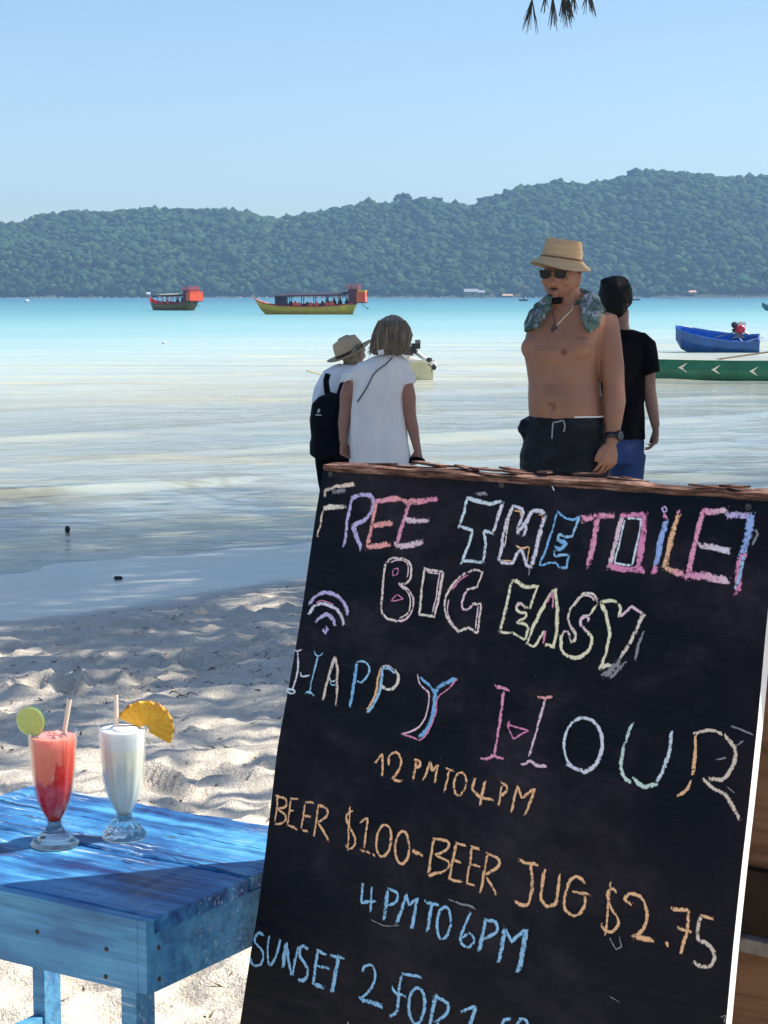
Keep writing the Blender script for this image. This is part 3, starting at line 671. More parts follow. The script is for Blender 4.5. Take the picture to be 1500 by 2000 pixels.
spk = n.math('MULTIPLY', n.ramp(n.noise(ob, 420, 2), [(.735, 0), (.76, 1)]), n.ramp(n.noise(ob, 7, 3), [(.5, .0), (.68, 1)])); cc = n.mix(n.math('MULTIPLY', spk, .7), cc, (.4, .4, .42))
scr = n.ramp(n.noise(n.mapping(ob, (2, 2, 70)), 2.3, 5, .8), [(.69, 0), (.73, .18)]); cc = n.mix(scr, cc, (.30, .30, .32))
M_bb = n.done(n.pbsdf(cc, n.ramp(b, [(.3, .42), (.7, .62)]), n.bump(n.math('ADD', b, n.noise(n.mapping(ob, (1, 1, 9)), 40, 3)), .0006), .09))
M_white = simple('chipped_white_paint', (.80, .78, .74), .6, .10, 14, .001)
n = NT('splintered_wood'); ob = n.pos(); g = n.noise(n.mapping(ob, (1, 1, 12), (0, 0, .64)), 22, 5, .7)
M_spl = n.done(n.pbsdf(n.ramp(g, [(.38, (.030, .016, .012)), (.52, (.13, .062, .042)), (.68, (.38, .24, .18))]), .85, n.bump(g, .003), .2))
n = NT('brown_plywood'); ob = n.pos(); g = n.noise(n.mapping(ob, (1.5, 1.5, 16)), 3, 6, .65, .6)
M_ply = n.done(n.pbsdf(n.ramp(g, [(.3, (.16, .085, .045)), (.52, (.27, .155, .09)), (.72, (.36, .22, .135))]), .7, n.bump(g, .0008), .3))
def sheetboard(lu, ru, f_off, b_off, frame, mats, name):
    mb = MB(); k = len(vs); K = 14
    for side, off in ((0, f_off), (1, b_off)):
        grid = []
        for i in range(k):
            grid.append([frame(lu[i] + (ru[i] - lu[i]) * j / K, vs[i], off + .003 * math.sin(vs[i] * 3.1) * (abs(j / K - .5) * 2) ** 2) for j in range(K + 1)])
        b0 = mb.add([q for r in grid for q in r], [], 0); w = K + 1
        for i in range(k - 1):
            for j in range(K):
                f = (b0 + i * w + j, b0 + i * w + j + 1, b0 + (i + 1) * w + j + 1, b0 + (i + 1) * w + j)
                mb.f.append(f if side == 0 else f[::-1]); mb.m.append(side)
    w = K + 1; o = k * w
    for i in range(k - 1):
        for j, flip in ((0, 0), (K, 1)):
            f = (i * w + j, (i + 1) * w + j, o + (i + 1) * w + j, o + i * w + j); mb.f.append(f if not flip else f[::-1]); mb.m.append(2)
    for j in range(K):
        for i in (0, k - 1):
            f = (i * w + j, i * w + j + 1, o + i * w + j + 1, o + i * w + j); mb.f.append(f); mb.m.append(3)
    return obj(name, mb, mats, sr, fix=False)
sheetboard(lu, ru, 0, -TH, BU, [M_bb, M_ply, M_white, M_spl], 'front_panel')
# rear panel of the A-frame, leaning the other way, with a cross brace
BK = B0 - NF * .05; DN2 = nrm(V(0, 0, -math.cos(th)) - NB * math.sin(th) * 1.15); NF2 = nrm(np.cross(U_, DN2)); NF2 = NF2 if np.dot(NF2, NB) < 0 else -NF2
def BR(u, v, off=0.0): return BK + U_ * u + DN2 * v + NF2 * off
sheetboard(np.full(40, .0), np.full(40, .80), 0, -.012, BR, [M_ply, M_ply, M_white, M_spl], 'rear_panel')
M_grey = simple('weathered_grey_wood', (.30, .29, .27), .9, .3, 40, .002)
Rb = np.stack([U_, -NF2, -DN2], 1)
mb = MB(); mb.box(BR(.40, .62, -.022), (.78, .018, .022), Rb); obj('brace', mb, M_grey, sr, bevel=.002)
mb = MB(); mb.box(BR(.40, .555, -.018), (.78, .012, .09), Rb); obj('brace', mb, simple('dark_batten', (.03, .02, .016), .8, .3, 30, .001), sr, label='dark batten above the grey brace')
# splintered top: a batten plus torn plywood layers lying on it
Rt = np.stack([U_, nrm(V(-NF[0], -NF[1], 0)), ez], 1); rr = np.random.default_rng(8)
mb = MB(); k = 60; rings = []
for i in range(k + 1):
    u = .0 + .81 * i / k; f = .004 + .003 * vn(V(u * 30, 1, 0)[None])[0]; bck = .040 + .006 * vn(V(u * 14, 5, 0)[None])[0]; zt = .004 + .0022 * vn(V(u * 26, 9, 0)[None])[0]
    c = B0 + U_ * u; hn = Rt[:, 1]
    rings.append([c - hn * f + ez * -.005, c - hn * f + ez * zt * .7, c + hn * .02 + ez * zt, c + hn * bck * .7 + ez * (zt + .001), c + hn * bck + ez * -.002, c + hn * bck - ez * .02])
mb.loft(rings); obj('top_rail', mb, M_spl, sr)
for i in range(20):
    u = rr.uniform(.02, .79); Lc = rr.uniform(.02, .07); c = B0 + U_ * u + Rt[:, 1] * rr.uniform(.0, .045) + ez * (.006 + rr.uniform(0, .004)); rot = np.array(Matrix.Rotation(rr.normal(0, .12), 3, 'Z')) @ Rt @ np.array(Matrix.Rotation(rr.normal(0, .07), 3, 'Y'))
    mb = MB(); h = V(Lc / 2, rr.uniform(.003, .010), .0014); q = [c + rot @ (h * V(*s)) for s in ((-1, -.3, -1), (.7, -1, -1), (1, .6, -1), (-.6, 1, -1), (-1, -.3, 1), (.7, -1, 1), (1, .6, 1), (-.6, 1, 1))]
    mb.add(q, [(3, 2, 1, 0), (4, 5, 6, 7), (0, 1, 5, 4), (1, 2, 6, 5), (2, 3, 7, 6), (3, 0, 4, 7)]); obj('splinter', mb, M_spl, sr)
M_sc = simple('dull_screw_head', (.05, .045, .04), .5, .4, 200, 0, Metallic=.5)
for (x, y) in ((646, 926), (980, 946), (1416, 1835), (1462, 990), (539, 1621)):
    mb = MB(); mb.lathe([(.0045, -.001), (.0045, .0008), (.003, .0013), (.001, .0006)], 12, tuple(BP(x, y)), R=np.stack([U_, -DN, NF], 1)); obj('screw', mb, M_sc, sr)
# ---------------------------------------------------------------- chalk lettering: ribbons of chalk lying on the board
n = NT('chalk'); ob = n.pos(); vc = n.n('VertexColor'); vc.layer_name = 'chalk'; ed = n.n('Attribute'); ed.attribute_name = 'edge'
g1_ = n.noise(ob, 620, 3, .7); g2_ = n.noise(ob, 210, 3, .6)
dens = n.math('SUBTRACT', n.math('ADD', n.math('MULTIPLY', g1_, .60), n.math('MULTIPLY', g2_, .55)), n.math('MULTIPLY', n.math('POWER', ed.outputs['Fac'], 2.2), .20))
dens = n.math('ADD', dens, n.math('MULTIPLY', n.math('SUBTRACT', n.noise(ob, 38, 3), .5), .22))
al = n.ramp(dens, [(.435, 0), (.525, 1)])
pb = n.pbsdf(n.mix(.85, (1, 1, 1), vc.outputs[0], 'MULTIPLY'), .95, None, .1); trb = n.n('BsdfTransparent'); mx = n.n('MixShader')
n.l(al, mx.inputs[0]); n.l(trb.outputs[0], mx.inputs[1]); n.l(pb.outputs[0], mx.inputs[2]); M_chalk = n.done(mx)
CC = dict(pk=(.80, .24, .42), hp=(.72, .16, .38), op=(.86, .30, .27), lv=(.50, .40, .74), wb=(.62, .76, .84), bl=(.10, .42, .78), sb=(.22, .55, .82), yl=(.84, .80, .50), bg=(.82, .66, .58), cr=(.82, .72, .58), tn=(.72, .56, .42), og=(.86, .45, .19), oo=(.92, .47, .17), mt=(.52, .74, .62), vb=(.22, .38, .80), wl=(.70, .68, .80), pp=(.80, .55, .62), gy=(.15, .15, .17))
ZK = dict(a=(600, 900, 10 / 3), b=(1050, 900, 10 / 3), c=(450, 1400, 1 / .35), d=(975, 1400, 1 / .35), h=(880, 950, 5), e=(1000, 1120, 5), s=(480, 1800, 2.5), p=(550, 1240, 6))
def el(cx, cy, rx, ry, rot=0, a0=0, a1=360, k=22):
    r = math.radians(rot); o = []
    for t in np.linspace(math.radians(a0), math.radians(a1), k): x, y = rx * math.cos(t), ry * math.sin(t); o += [cx + x * math.cos(r) - y * math.sin(r), cy + x * math.sin(r) + y * math.cos(r)]
    return o
# (view, colour or colour>colour, width in px, smooth?, points)
TXT = {
 'free the toilet': [
  ('a', 'tn', 7, 0, [115,205,130,188,200,168,310,150]), ('a', 'tn', 5, 0, [118,200,122,238]), ('a', 'cr', 8, 0, [110,315,165,300,255,297]), ('a', 'tn', 5, 0, [106,320,92,400,75,492]), ('a','gy',9,0,[170,205,250,190]),
  ('a', 'lv', 7, 0, [297,235,265,400,245,558]), ('a', 'lv', 8, 1, [292,242,360,220,425,240,425,320,385,378,300,425]), ('a', 'lv', 8, 0, [300,420,325,490,357,578]),
  ('a', 'op', 8, 0, [455,262,430,400,398,560]), ('a', 'pk>op', 9, 0, [448,268,530,250,612,242]), ('a', 'op', 9, 0, [425,425,500,410,558,405]), ('a', 'op', 10, 0, [392,562,470,556,540,542]),
  ('a', 'pk', 8, 0, [668,270,625,410,588,548]), ('a', 'op>hp', 10, 0, [628,268,740,262,848,246]), ('a', 'pp', 9, 0, [640,385,710,390,792,384]), ('a', 'pp', 10, 0, [575,552,655,557,752,526]),
  ('h', 'wb', 6, 0, [165,100,140,230,100,370]), ('h', 'wb', 5, 0, [85,390,220,430,190,540,120,730]), ('h','wb',6,0,[165,105,260,140,370,175,450,155,525,145]), ('h','wl',6,0,[520,150,470,280,420,450]), ('h','wb',5,0,[420,455,325,430,345,560,325,740]), ('h','wb',6,0,[325,742,210,730,110,728]), ('h','wb',4,0,[120,725,100,760]), ('h','wb',3,0,[210,440,215,460]),
  ('h', 'wl', 7, 0, [605,200,565,300,530,430,500,600,475,710]), ('h','cr',3,0,[590,230,560,420,530,600]), ('h','wl',6,0,[470,712,500,748,610,750,650,660,700,610,725,700,748,778,795,778]), ('h','wl',8,0,[795,775,835,640,875,450,930,285]), ('h','wl',7,1,[930,285,900,248,805,242,755,330,725,370,680,420,658,470]), ('h','wl',6,0,[600,200,665,200,712,230,700,310,660,400,655,465]), ('h','wl',6,0,[700,375,745,385,722,490]), ('h','oo',3,0,[620,235,690,245,690,300]), ('h','oo',3,0,[640,590,700,600,770,592,760,735]), ('h','oo',3,0,[850,280,905,275,900,340]), ('h','oo',3,0,[490,720,610,725]), ('h','gy',3,0,[775,790,772,870]),
  ('h', 'bl', 4, 0, [1045,250,1015,380,975,500,938,620,872,752,880,775,960,750,1030,750,1070,790]), ('h','bl',5,0,[1070,790,1130,800,1160,668]), ('h','sb',5,0,[1160,668,1080,672,1012,692,1020,630]), ('h','bl',7,1,[1025,610,1090,605,1128,550,1050,532]), ('h','sb',5,1,[1050,530,1065,462,1130,495,1190,485,1225,400,1262,300]), ('h','bl',4,0,[1262,298,1200,325,1130,310,1045,250]),
  ('b', 'pk', 10, 0, [300,377,400,360,497,355]), ('b', 'pk', 10, 0, [395,365,370,520,335,698]),
  ('b', 'pp', 8, 0, [560,350,530,450,500,570,470,690]), ('b','hp',9,0,[545,362,620,357,715,350]), ('b','hp',12,0,[697,350,685,500,660,705]), ('b','hp',11,0,[470,690,560,703,695,708]), ('b','wb',3.5,0,[575,380,680,377,650,540,622,680,505,668,545,500,575,380]),
  ('b','lv',4,1,[820,290,848,318,832,338,812,322,820,290]), ('b','vb',10,0,[838,385,810,500,772,690]), ('b','hp',10,0,[775,680,758,738]), ('b','hp',7,0,[825,350,845,380]),
  ('b','og',9,0,[923,340,890,450,832,690]), ('b','hp',5,0,[925,320,915,345]), ('b','og>pk',10,0,[822,690,880,722,960,738]),
  ('b','pk',9,0,[1078,322,1040,480,975,770]), ('b','hp>pp',9,0,[1075,328,1160,332,1245,318]), ('b','pp>wl',9,0,[1045,547,1140,562,1252,592]), ('b','hp>pp',11,0,[985,745,1100,750,1248,785]),
  ('b','lv',10,0,[1235,352,1310,350,1400,362]), ('b','vb',12,0,[1397,350,1370,500,1335,640]), ('b','hp',12,0,[1345,600,1320,700,1305,862]), ('b','sb',6,0,[1345,620,1310,780,1295,830]), ('b','gy',5,0,[1420,455,1440,470,1400,560])],
 'big easy': [
  ('a','bg',4.5,1,[518,662,570,632,640,640,682,690,675,765,640,800,592,800]), ('a','pp',4.5,1,[592,800,650,830,692,890,690,965,650,1030,590,1045]), ('a','bg',4.5,0,[590,1045,530,1032,488,985,495,850,505,740,518,662]), ('a','pp',3,1,[535,670,590,648,640,655,665,700,655,760]), ('a','hp',2.5,0,[565,708,602,698,592,742,562,748,565,708]), ('a','hp',2.5,0,[590,868,550,915,632,898,588,868]), ('a','bg',2.5,1,[605,815,655,850,675,910,660,990,600,1028]),
  ('a','bg',5,0,[765,705,890,722,870,850,835,1012]), ('a','cr',5,0,[835,1010,735,1000,750,850,765,705]), ('a','pp',3,0,[785,725,868,738,845,880,820,990]),
  ('a','bg',4.5,1,[1145,718,1080,715,1010,750,950,810,910,880,900,970,930,1050,990,1115]), ('a','bg',4.5,0,[990,1115,1060,1085,1110,1122,1125,1030,1138,932,1080,935]), ('a','pp',4.5,1,[1080,935,1050,970,1015,960,1012,915,1040,842]), ('a','bg',4.5,0,[1040,840,1110,822,1145,718]), ('a','hp',4,1,[1060,735,1000,775,950,835]), ('a','pp',3,1,[925,900,915,980,945,1050,985,1095]), ('a','pp',3,0,[1118,945,1105,1030,1100,1100]),
  ('h','yl',6,0,[600,930,570,1080,530,1250,485,1420]), ('h','yl',5,0,[485,1422,560,1425,640,1440,730,1502,765,1380]), ('h','yl',5,1,[765,1380,720,1332,650,1332,700,1305,742,1285,742,1232,690,1240,650,1190,680,1140,740,1180]), ('h','yl',4.5,0,[740,1180,780,1205,820,1080,862,965]), ('h','yl',6,0,[862,965,770,988,700,960,640,922,600,930]), ('h','pp',4,1,[660,1170,680,1145,720,1155]),
  ('h','yl',6,0,[1020,995,950,1110,870,1250,800,1400,755,1542]), ('h','yl',4.5,0,[755,1542,825,1565,870,1490,930,1402]), ('h','hp',4.5,0,[930,1400,915,1540]), ('h','yl',5,0,[915,1560,960,1532,1012,1582,1042,1400]), ('h','yl',6.5,0,[1042,1450,1048,1200,1028,1000]), ('h','hp',4,0,[1000,1040,1005,1180]), ('h','hp',3,0,[1010,1020,940,1150]),
  ('e','cr',5,1,[845,280,820,222,770,192,700,202,630,280,570,370,545,450]), ('e','pp>yl',5,1,[545,450,580,520,625,590,622,650,590,675,568,640]), ('e','pp',5,1,[568,640,565,590,540,555,495,590]), ('e','yl',6,1,[495,590,480,640,490,730,530,790,620,828,700,800,770,722,782,630,730,560]), ('e','pp',5,1,[730,560,680,505,678,445,725,415,757,435,745,480]), ('e','yl',4,0,[840,290,795,360,758,430]), ('e','pp',3,1,[700,215,770,215,815,260]),
  ('e','yl',5.5,1,[868,285,960,265,1042,285,1062,350,1050,430]), ('e','pp',5,0,[1050,432,1105,388,1180,322,1290,392]), ('e','cr',7,0,[1290,390,1235,530,1150,690,1060,830]), ('e','cr',6,0,[1000,900,930,895,868,925]), ('e','yl',6,1,[868,925,920,770,958,640,950,520,925,400,870,290]), ('e','gy',10,0,[1060,830,1000,930,900,1010]), ('e','gy',7,0,[1120,850,1040,940,960,1030]), ('e','gy',5,0,[1290,560,1240,700,1210,840])],
 'wireless sign': [('a','lv',7,1,[25,942,60,882,130,860,200,880,250,930,272,1000]), ('a','wl',7,1,[20,1002,60,945,110,930,180,955,225,1000,245,1067]), ('a','lv',7,1,[70,1052,95,1015,140,1005,175,1035,192,1072]), ('a','lv',7,1,[125,1082,140,1100,127,1120,112,1100,125,1082]), ('a','hp',2,1,[60,925,115,912,180,935])],
 'happy hour': [
  ('p','wl',3,0,[160,182,210,187,258,162]), ('p','wl',4,1,[205,188,215,320,190,500,150,632]), ('p','wb',4,1,[70,640,120,632,165,645,180,672,130,690,68,648]), ('p','wb',4,1,[235,438,248,482,300,485,352,468]), ('p','sb',3,1,[400,188,415,228,440,247,470,240,502,218]), ('p','sb',3.5,0,[440,250,400,420,358,580,352,665]), ('p','sb',5,0,[298,682,350,668,400,708]), 
  ('p','tn',5,0,[640,255,580,420,540,600,503,765]), ('p','tn',5,0,[642,255,672,400,665,600,658,825]), ('p','wl',2.5,0,[640,260,575,500]), ('p','wb',3,0,[575,500,600,560,655,518]), ('p','sb',2.5,1,[570,560,610,590,672,582]),
  ('p','bl',7,0,[895,322,870,520,820,838]), ('p','sb',4,1,[893,322,960,308,1028,350,1042,420,1000,510,940,557,893,533]),
  ('p','oo',5,1,[1175,365,1145,500,1110,700,1010,882]), ('p','sb',6,1,[1192,400,1172,600,1115,780,1022,918]), ('p','pp',3.5,1,[1172,372,1240,362,1330,395]), ('p','cr',5,1,[1330,395,1378,490,1352,590,1270,642,1180,600]), ('p','sb',6,1,[1192,398,1262,392,1335,432]),
  ('a','bl',5,1,[738,1408,800,1460,832,1512]), ('a','bl',7,1,[830,1512,880,1465,975,1417]), ('a','bl',8,1,[840,1510,828,1640,795,1735,740,1800]), ('a','pp',3,1,[722,1388,742,1452,798,1520,790,1620,750,1712,690,1755,622,1777]), ('a','hp',3,1,[622,1777,690,1800,740,1818,802,1750,842,1640,852,1545,920,1490,982,1418]),
  ('a','pk',6,0,[1228,1472,1322,1490]), ('a','pk',5,0,[1280,1500,1262,1700,1222,1920]), ('a','pk',5,1,[1132,1940,1190,1935,1218,1918,1245,1932,1282,1935]), ('a','hp',3,0,[1320,1682,1310,1720,1345,1812,1445,1757,1312,1718]),
  ('b','op',5,0,[0,1542,50,1545,98,1532]), ('b','pp',5,0,[52,1552,15,1700,-30,1850,-50,1925]), ('d','pp',5,1,[120,265,150,262,175,245,210,270,272,276]),
  ('d','wl',6,0,el(473,155,106,150,3,-100,95)), ('d','wb',5,0,el(473,152,106,150,3,95,262)), ('d','wl',6,0,[380,262,440,295,480,302]),
  ('d','mt',6,1,[747,35,710,130,688,220,690,320,742,366]), ('d','mt',6,1,[750,342,810,386,882,370]), ('d','wb',6,1,[882,370,930,272,958,165,964,78]),
  ('d','oo',6,1,[1097,98,1100,200,1082,325]), ('d','og',5,1,[1080,345,1058,402,998,448]), ('d','tn',5,1,[1093,98,1180,76,1262,100]), ('d','tn',6,1,[1262,100,1322,180,1315,270,1255,345,1180,345]), ('d','tn',6,1,[1145,345,1200,400,1272,440,1312,510,1347,578])],
 'twelve to four': [
  ('c','oo',4.5,0,[810,262,857,203,853,332]), ('c','oo',4.5,1,[895,268,893,222,932,198,962,238,945,300,905,350]), ('c','oo',5,0,[905,350,962,358]), ('c','oo',4.5,0,[1042,238,1025,358]), ('c','oo',4.5,1,[1030,240,1062,245,1062,275,1032,292]), ('c','oo',4.5,0,[1082,358,1105,290,1120,247,1130,305,1162,265,1147,372]), ('c','oo',4.5,0,[1198,285,1252,302]), ('c','oo',4.5,0,[1225,295,1198,422]), ('c','oo',4.5,0,el(1285,372,34,66,8)),
  ('c','oo',5,0,[1365,340,1352,405,1400,450,1472,460]), ('c','oo',5,0,[1425,358,1398,497]), ('d','oo',4.5,0,[22,368,0,492]), ('d','oo',4.5,1,[8,368,45,385,40,420,5,440]), ('d','oo',5,0,[75,528,105,385,130,452,202,400,148,552])],
 'beer prices': [
  ('c','oo',4,0,[275,440,262,592]), ('c','oo',4,1,[258,438,322,460,320,498,270,512]), ('c','oo',4,1,[270,512,318,550,308,590,262,602]), ('c','oo',4,0,[350,460,330,602]), ('c','oo',4,0,[348,455,388,457]), ('c','oo',4,0,[340,525,368,525]), ('c','oo',4.5,0,[330,602,382,626]), ('c','oo',4,0,[430,480,405,628]), ('c','oo',4.5,0,[428,480,474,474]), ('c','oo',4,0,[418,552,460,556]), ('c','oo',4.5,0,[405,630,452,640]), ('c','oo',4.5,0,[502,490,478,662]), ('c','oo',4.5,1,[495,490,548,512,550,552,495,590]), ('c','oo',4.5,0,[498,590,560,692]),
  ('c','oo',3.5,0,[674,495,664,752]), ('c','oo',4.5,1,[692,520,655,548,670,610,708,690,680,735,650,715]), ('c','oo',4.5,0,[728,592,772,560,755,742]), ('c','oo',4.5,0,[728,745,788,758]), ('c','oo',5,0,[802,772,812,776]), ('c','oo',5,0,el(862,690,40,90,6)), ('c','oo',5,0,el(965,730,38,92,3)), ('c','oo',7,0,[1018,748,1077,768]),
  ('c','oo',5,0,[1142,680,1110,872]), ('c','oo',5,1,[1132,678,1212,690,1222,732,1145,772]), ('c','oo',5,1,[1145,772,1218,808,1210,855,1110,885]), ('c','oo',5,0,[1265,702,1225,902]), ('c','oo',5,0,[1262,704,1322,716]), ('c','oo',4.5,0,[1248,800,1290,812]), ('c','oo',5,0,[1225,905,1302,922]), ('c','oo',5,0,[1352,720,1325,932]), ('c','oo',5,0,[1345,724,1394,736]), ('c','oo',4.5,0,[1335,822,1398,832]), ('c','oo',5,0,[1322,930,1372,940]), ('c','oo',5.5,0,[1440,760,1400,978]), ('c','oo',5,1,[1428,760,1490,785,1500,830,1430,880]), ('c','oo',5,0,[1430,888,1490,992]),
  ('d','oo',5.5,0,[118,798,160,815,224,826]), ('d','oo',5.5,1,[180,818,188,930,165,1048,88,1028]), ('d','oo',5.5,1,[255,855,240,960,238,1020,277,1060,320,1030,335,950,342,875]), ('d','oo',5.5,1,[487,925,450,893,405,905,375,990,370,1070,420,1112,468,1080,485,1000]), ('d','oo',5.5,0,[412,975,512,992]),
  ('d','oo',4.5,0,[628,912,595,1222]), ('d','oo',5,1,[662,985,640,958,608,985,622,1050,672,1140,640,1196,585,1182,572,1150]), ('d','oo',5.5,1,[745,1045,703,1015,742,985,800,1010,832,1100,810,1180,752,1228]), ('d','oo',7,0,[752,1226,868,1250]), ('d','oo',7,0,[936,1264,948,1272]), ('d','oo',5.5,0,[965,1068,1060,1078,1058,1180,1022,1318]), ('d','oo',5.5,0,[998,1178,1082,1196]), ('d','oo',5,0,[1128,1108,1200,1120]), ('d','tn',6,1,[1130,1110,1115,1238,1160,1260,1208,1320,1190,1385,1140,1392,1092,1365])],
 'four to six': [
  ('c','sb',5,0,[745,928,735,1032,828,1030]), ('c','sb',5,0,[796,948,790,1085]), ('c','sb',7,0,[885,958,865,1132]), ('c','sb',5,1,[883,958,935,982,932,1030,878,1055]), ('c','sb',6,0,[985,990,935,1158]), ('c','sb',5,0,[985,990,1000,1052,1052,1012]), ('c','sb',7,0,[1050,1015,1018,1178]), ('c','sb',7,0,[1088,1033,1168,1046]), ('c','sb',7,0,[1130,1040,1105,1200]), ('c','sb',5.5,0,el(1195,1148,38,92,6)), ('c','sb',5,1,[1347,1092,1305,1190,1288,1250,1325,1287,1365,1250,1342,1207,1300,1235]), ('c','sb',8,0,[1430,1130,1393,1312]), ('c','sb',5.5,1,[1423,1130,1485,1148,1490,1200,1418,1242]), ('d','sb',9,0,[35,1180,5,1368]), ('d','sb',6,0,[38,1182,75,1252,152,1180]), ('d','sb',9,0,[155,1188,113,1422])],
 'sunset offer': [
  ('c','sb',5,1,[197,1215,165,1205,148,1255,192,1310,185,1372,142,1388,118,1340]), ('c','sb',5,1,[227,1218,220,1300,228,1388,268,1335,290,1242]), ('c','sb',7,0,[320,1260,303,1402]), ('c','sb',6,0,[320,1262,350,1442]), ('c','sb',5,0,[387,1283,355,1442]), ('c','sb',6,1,[440,1290,410,1278,395,1330,440,1400,430,1460,388,1467]), ('c','sb',7,0,[495,1300,472,1492]), ('c','sb',6,0,[492,1300,543,1322]), ('c','sb',5,0,[490,1390,562,1405]), ('c','sb',8,0,[472,1490,527,1507]), ('c','sb',6,0,[570,1330,642,1347]), ('c','sb',8,0,[612,1330,575,1532]),
  ('c','sb',5,1,[745,1422,755,1390,795,1385,817,1430,800,1500,738,1572]), ('c','sb',9,0,[728,1575,853,1610]), ('c','sb',5,0,[1072,1450,960,1433]), ('c','sb',6,1,[960,1435,945,1540,935,1640,893,1672]), ('c','sb',5,1,[905,1500,930,1542,982,1556]), ('c','sb',6,0,el(1045,1612,45,102,3)), ('c','sb',8,0,[1150,1555,1110,1760]), ('c','sb',6,1,[1145,1557,1215,1600,1205,1660,1140,1705]), ('c','sb',6,0,[1150,1700,1215,1800]),
  ('c','sb',5,0,[1293,1645,1377,1610]), ('c','sb',7,0,[1375,1610,1335,1740]), ('s','sb',5,1,[1300,475,1265,478,1250,512]), ('s','sb',6,1,[1328,505,1345,478,1375,480,1388,520]), ('s','cr',3,0,[505,485,500,530])],
 'chalk scratches': [('h','wb',2.5,0,[990,0,1025,48]), ('d','gy',3,0,[1300,50,1430,105]), ('d','gy',3,0,[1215,245,1270,225]), ('d','gy',3,0,[1330,165,1372,130]), ('d','gy',2,0,[1280,390,1325,425]), ('c','gy',3,0,[1220,1020,1370,1065]), ('c','gy',2,0,[790,1130,860,1165,960,1165]), ('d','gy',3,0,[1240,1680,1275,1660,1260,1710]), ('d','gy',2,0,[620,1230,655,1300,690,1280,675,1220]), ('d','gy',2,0,[608,1555,680,1590]), ('a','gy',6,0,[1095,215,1180,212])],
}
def smooth_path(q, closed=False):
    q = np.array(q); out = []
    for i in range(len(q) - 1):
        p0 = q[max(i - 1, 0)]; p1 = q[i]; p2 = q[i + 1]; p3 = q[min(i + 2, len(q) - 1)]
        for t in np.linspace(0, 1, 8, endpoint=False): out.append(.5 * ((2 * p1) + (-p0 + p2) * t + (2 * p0 - 5 * p1 + 4 * p2 - p3) * t * t + (-p0 + 3 * p1 - 3 * p2 + p3) * t ** 3))
    out.append(q[-1]); return np.array(out)
rr = np.random.default_rng(77); layer = 0
for nm, strokes in TXT.items():
    V_, Fc, Cc, Ec = [], [], [], []
    for (vw, cn, wd, smo, pts) in strokes:
        ox, oy, sc = ZK[vw]; q = [(ox + pts[i] / sc, oy + pts[i + 1] / sc) for i in range(0, len(pts), 2)]
        q = np.array([uv(BP(x, y)) for x, y in q])
        if smo and len(q) > 2: q = smooth_path(q)
        seg = np.linalg.norm(np.diff(q, axis=0), axis=1); cum = np.append(0, np.cumsum(seg)); nn = max(4, int(cum[-1] / .004)); t = np.linspace(0, cum[-1], nn)
        q = np.stack([np.interp(t, cum, q[:, 0]), np.interp(t, cum, q[:, 1])], 1); q += .0007 * np.stack([vn(np.stack([t * 90, t * 0 + layer, t * 0], -1), 1), vn(np.stack([t * 90, t * 0 + layer, t * 0 + 5], -1), 2)], -1)
        hw = wd / 2 / 1400 * (1.42 + .22 * vn(np.stack([t * 60, t * 0 + layer, t * 0], -1), 4)) 
        c0, c1 = (cn.split('>') * 2)[:2] if '>' in cn else (cn, cn); c0, c1 = V(*CC[c0]), V(*CC[c1]); off = .0008 + layer * .0000035; layer += 1; b = len(V_)
        for i in range(nn):
            d = q[min(i + 1, nn - 1)] - q[max(i - 1, 0)]; d = d / (np.linalg.norm(d) + 1e-9); nr = V(-d[1], d[0]); col = c0 + (c1 - c0) * i / (nn - 1); ext = 0 if 0 < i < nn - 1 else (-1 if i == 0 else 1) * hw[i] * .5
            for k, e in ((-1, 1), (0, 0), (1, 1)):
                w = q[i] + nr * hw[i] * k + d * ext
                wv = .003 * math.sin(w[1] * 3.1) * (abs(min(max(w[0] / .77, 0), 1) - .5) * 2) ** 2
                V_.append(BU(w[0], w[1], off + wv + .0003)); Cc.append(tuple(col) + (1,)); Ec.append(1.0 if (e or i in (0, nn - 1)) else 0.0)
            if i: a = b + (i - 1) * 3; Fc += [(a, a + 1, a + 4, a + 3), (a + 1, a + 2, a + 5, a + 4)]
    me = bpy.data.meshes.new('chalk_writing'); me.from_pydata([tuple(p - np.array(sr.location)) for p in V_], [], Fc); me.materials.append(M_chalk)
    at = me.color_attributes.new('chalk', 'FLOAT_COLOR', 'POINT'); at.data.foreach_set('color', np.array(Cc).ravel()); a2 = me.attributes.new('edge', 'FLOAT', 'POINT'); a2.data.foreach_set('value', Ec)
    o = bpy.data.objects.new('chalk_writing', me); COL.objects.link(o); o.parent = sr
    o['label'] = {'free the toilet': 'pink and blue chalk words across the top', 'big easy': 'yellow outlined chalk words', 'wireless sign': 'lavender chalk wireless symbol', 'happy hour': 'large multicoloured chalk words', 'twelve to four': 'small orange chalk hours', 'beer prices': 'orange chalk beer prices', 'four to six': 'blue chalk hours', 'sunset offer': 'blue chalk sunset offer', 'chalk scratches': 'faint chalk scratches'}[nm]
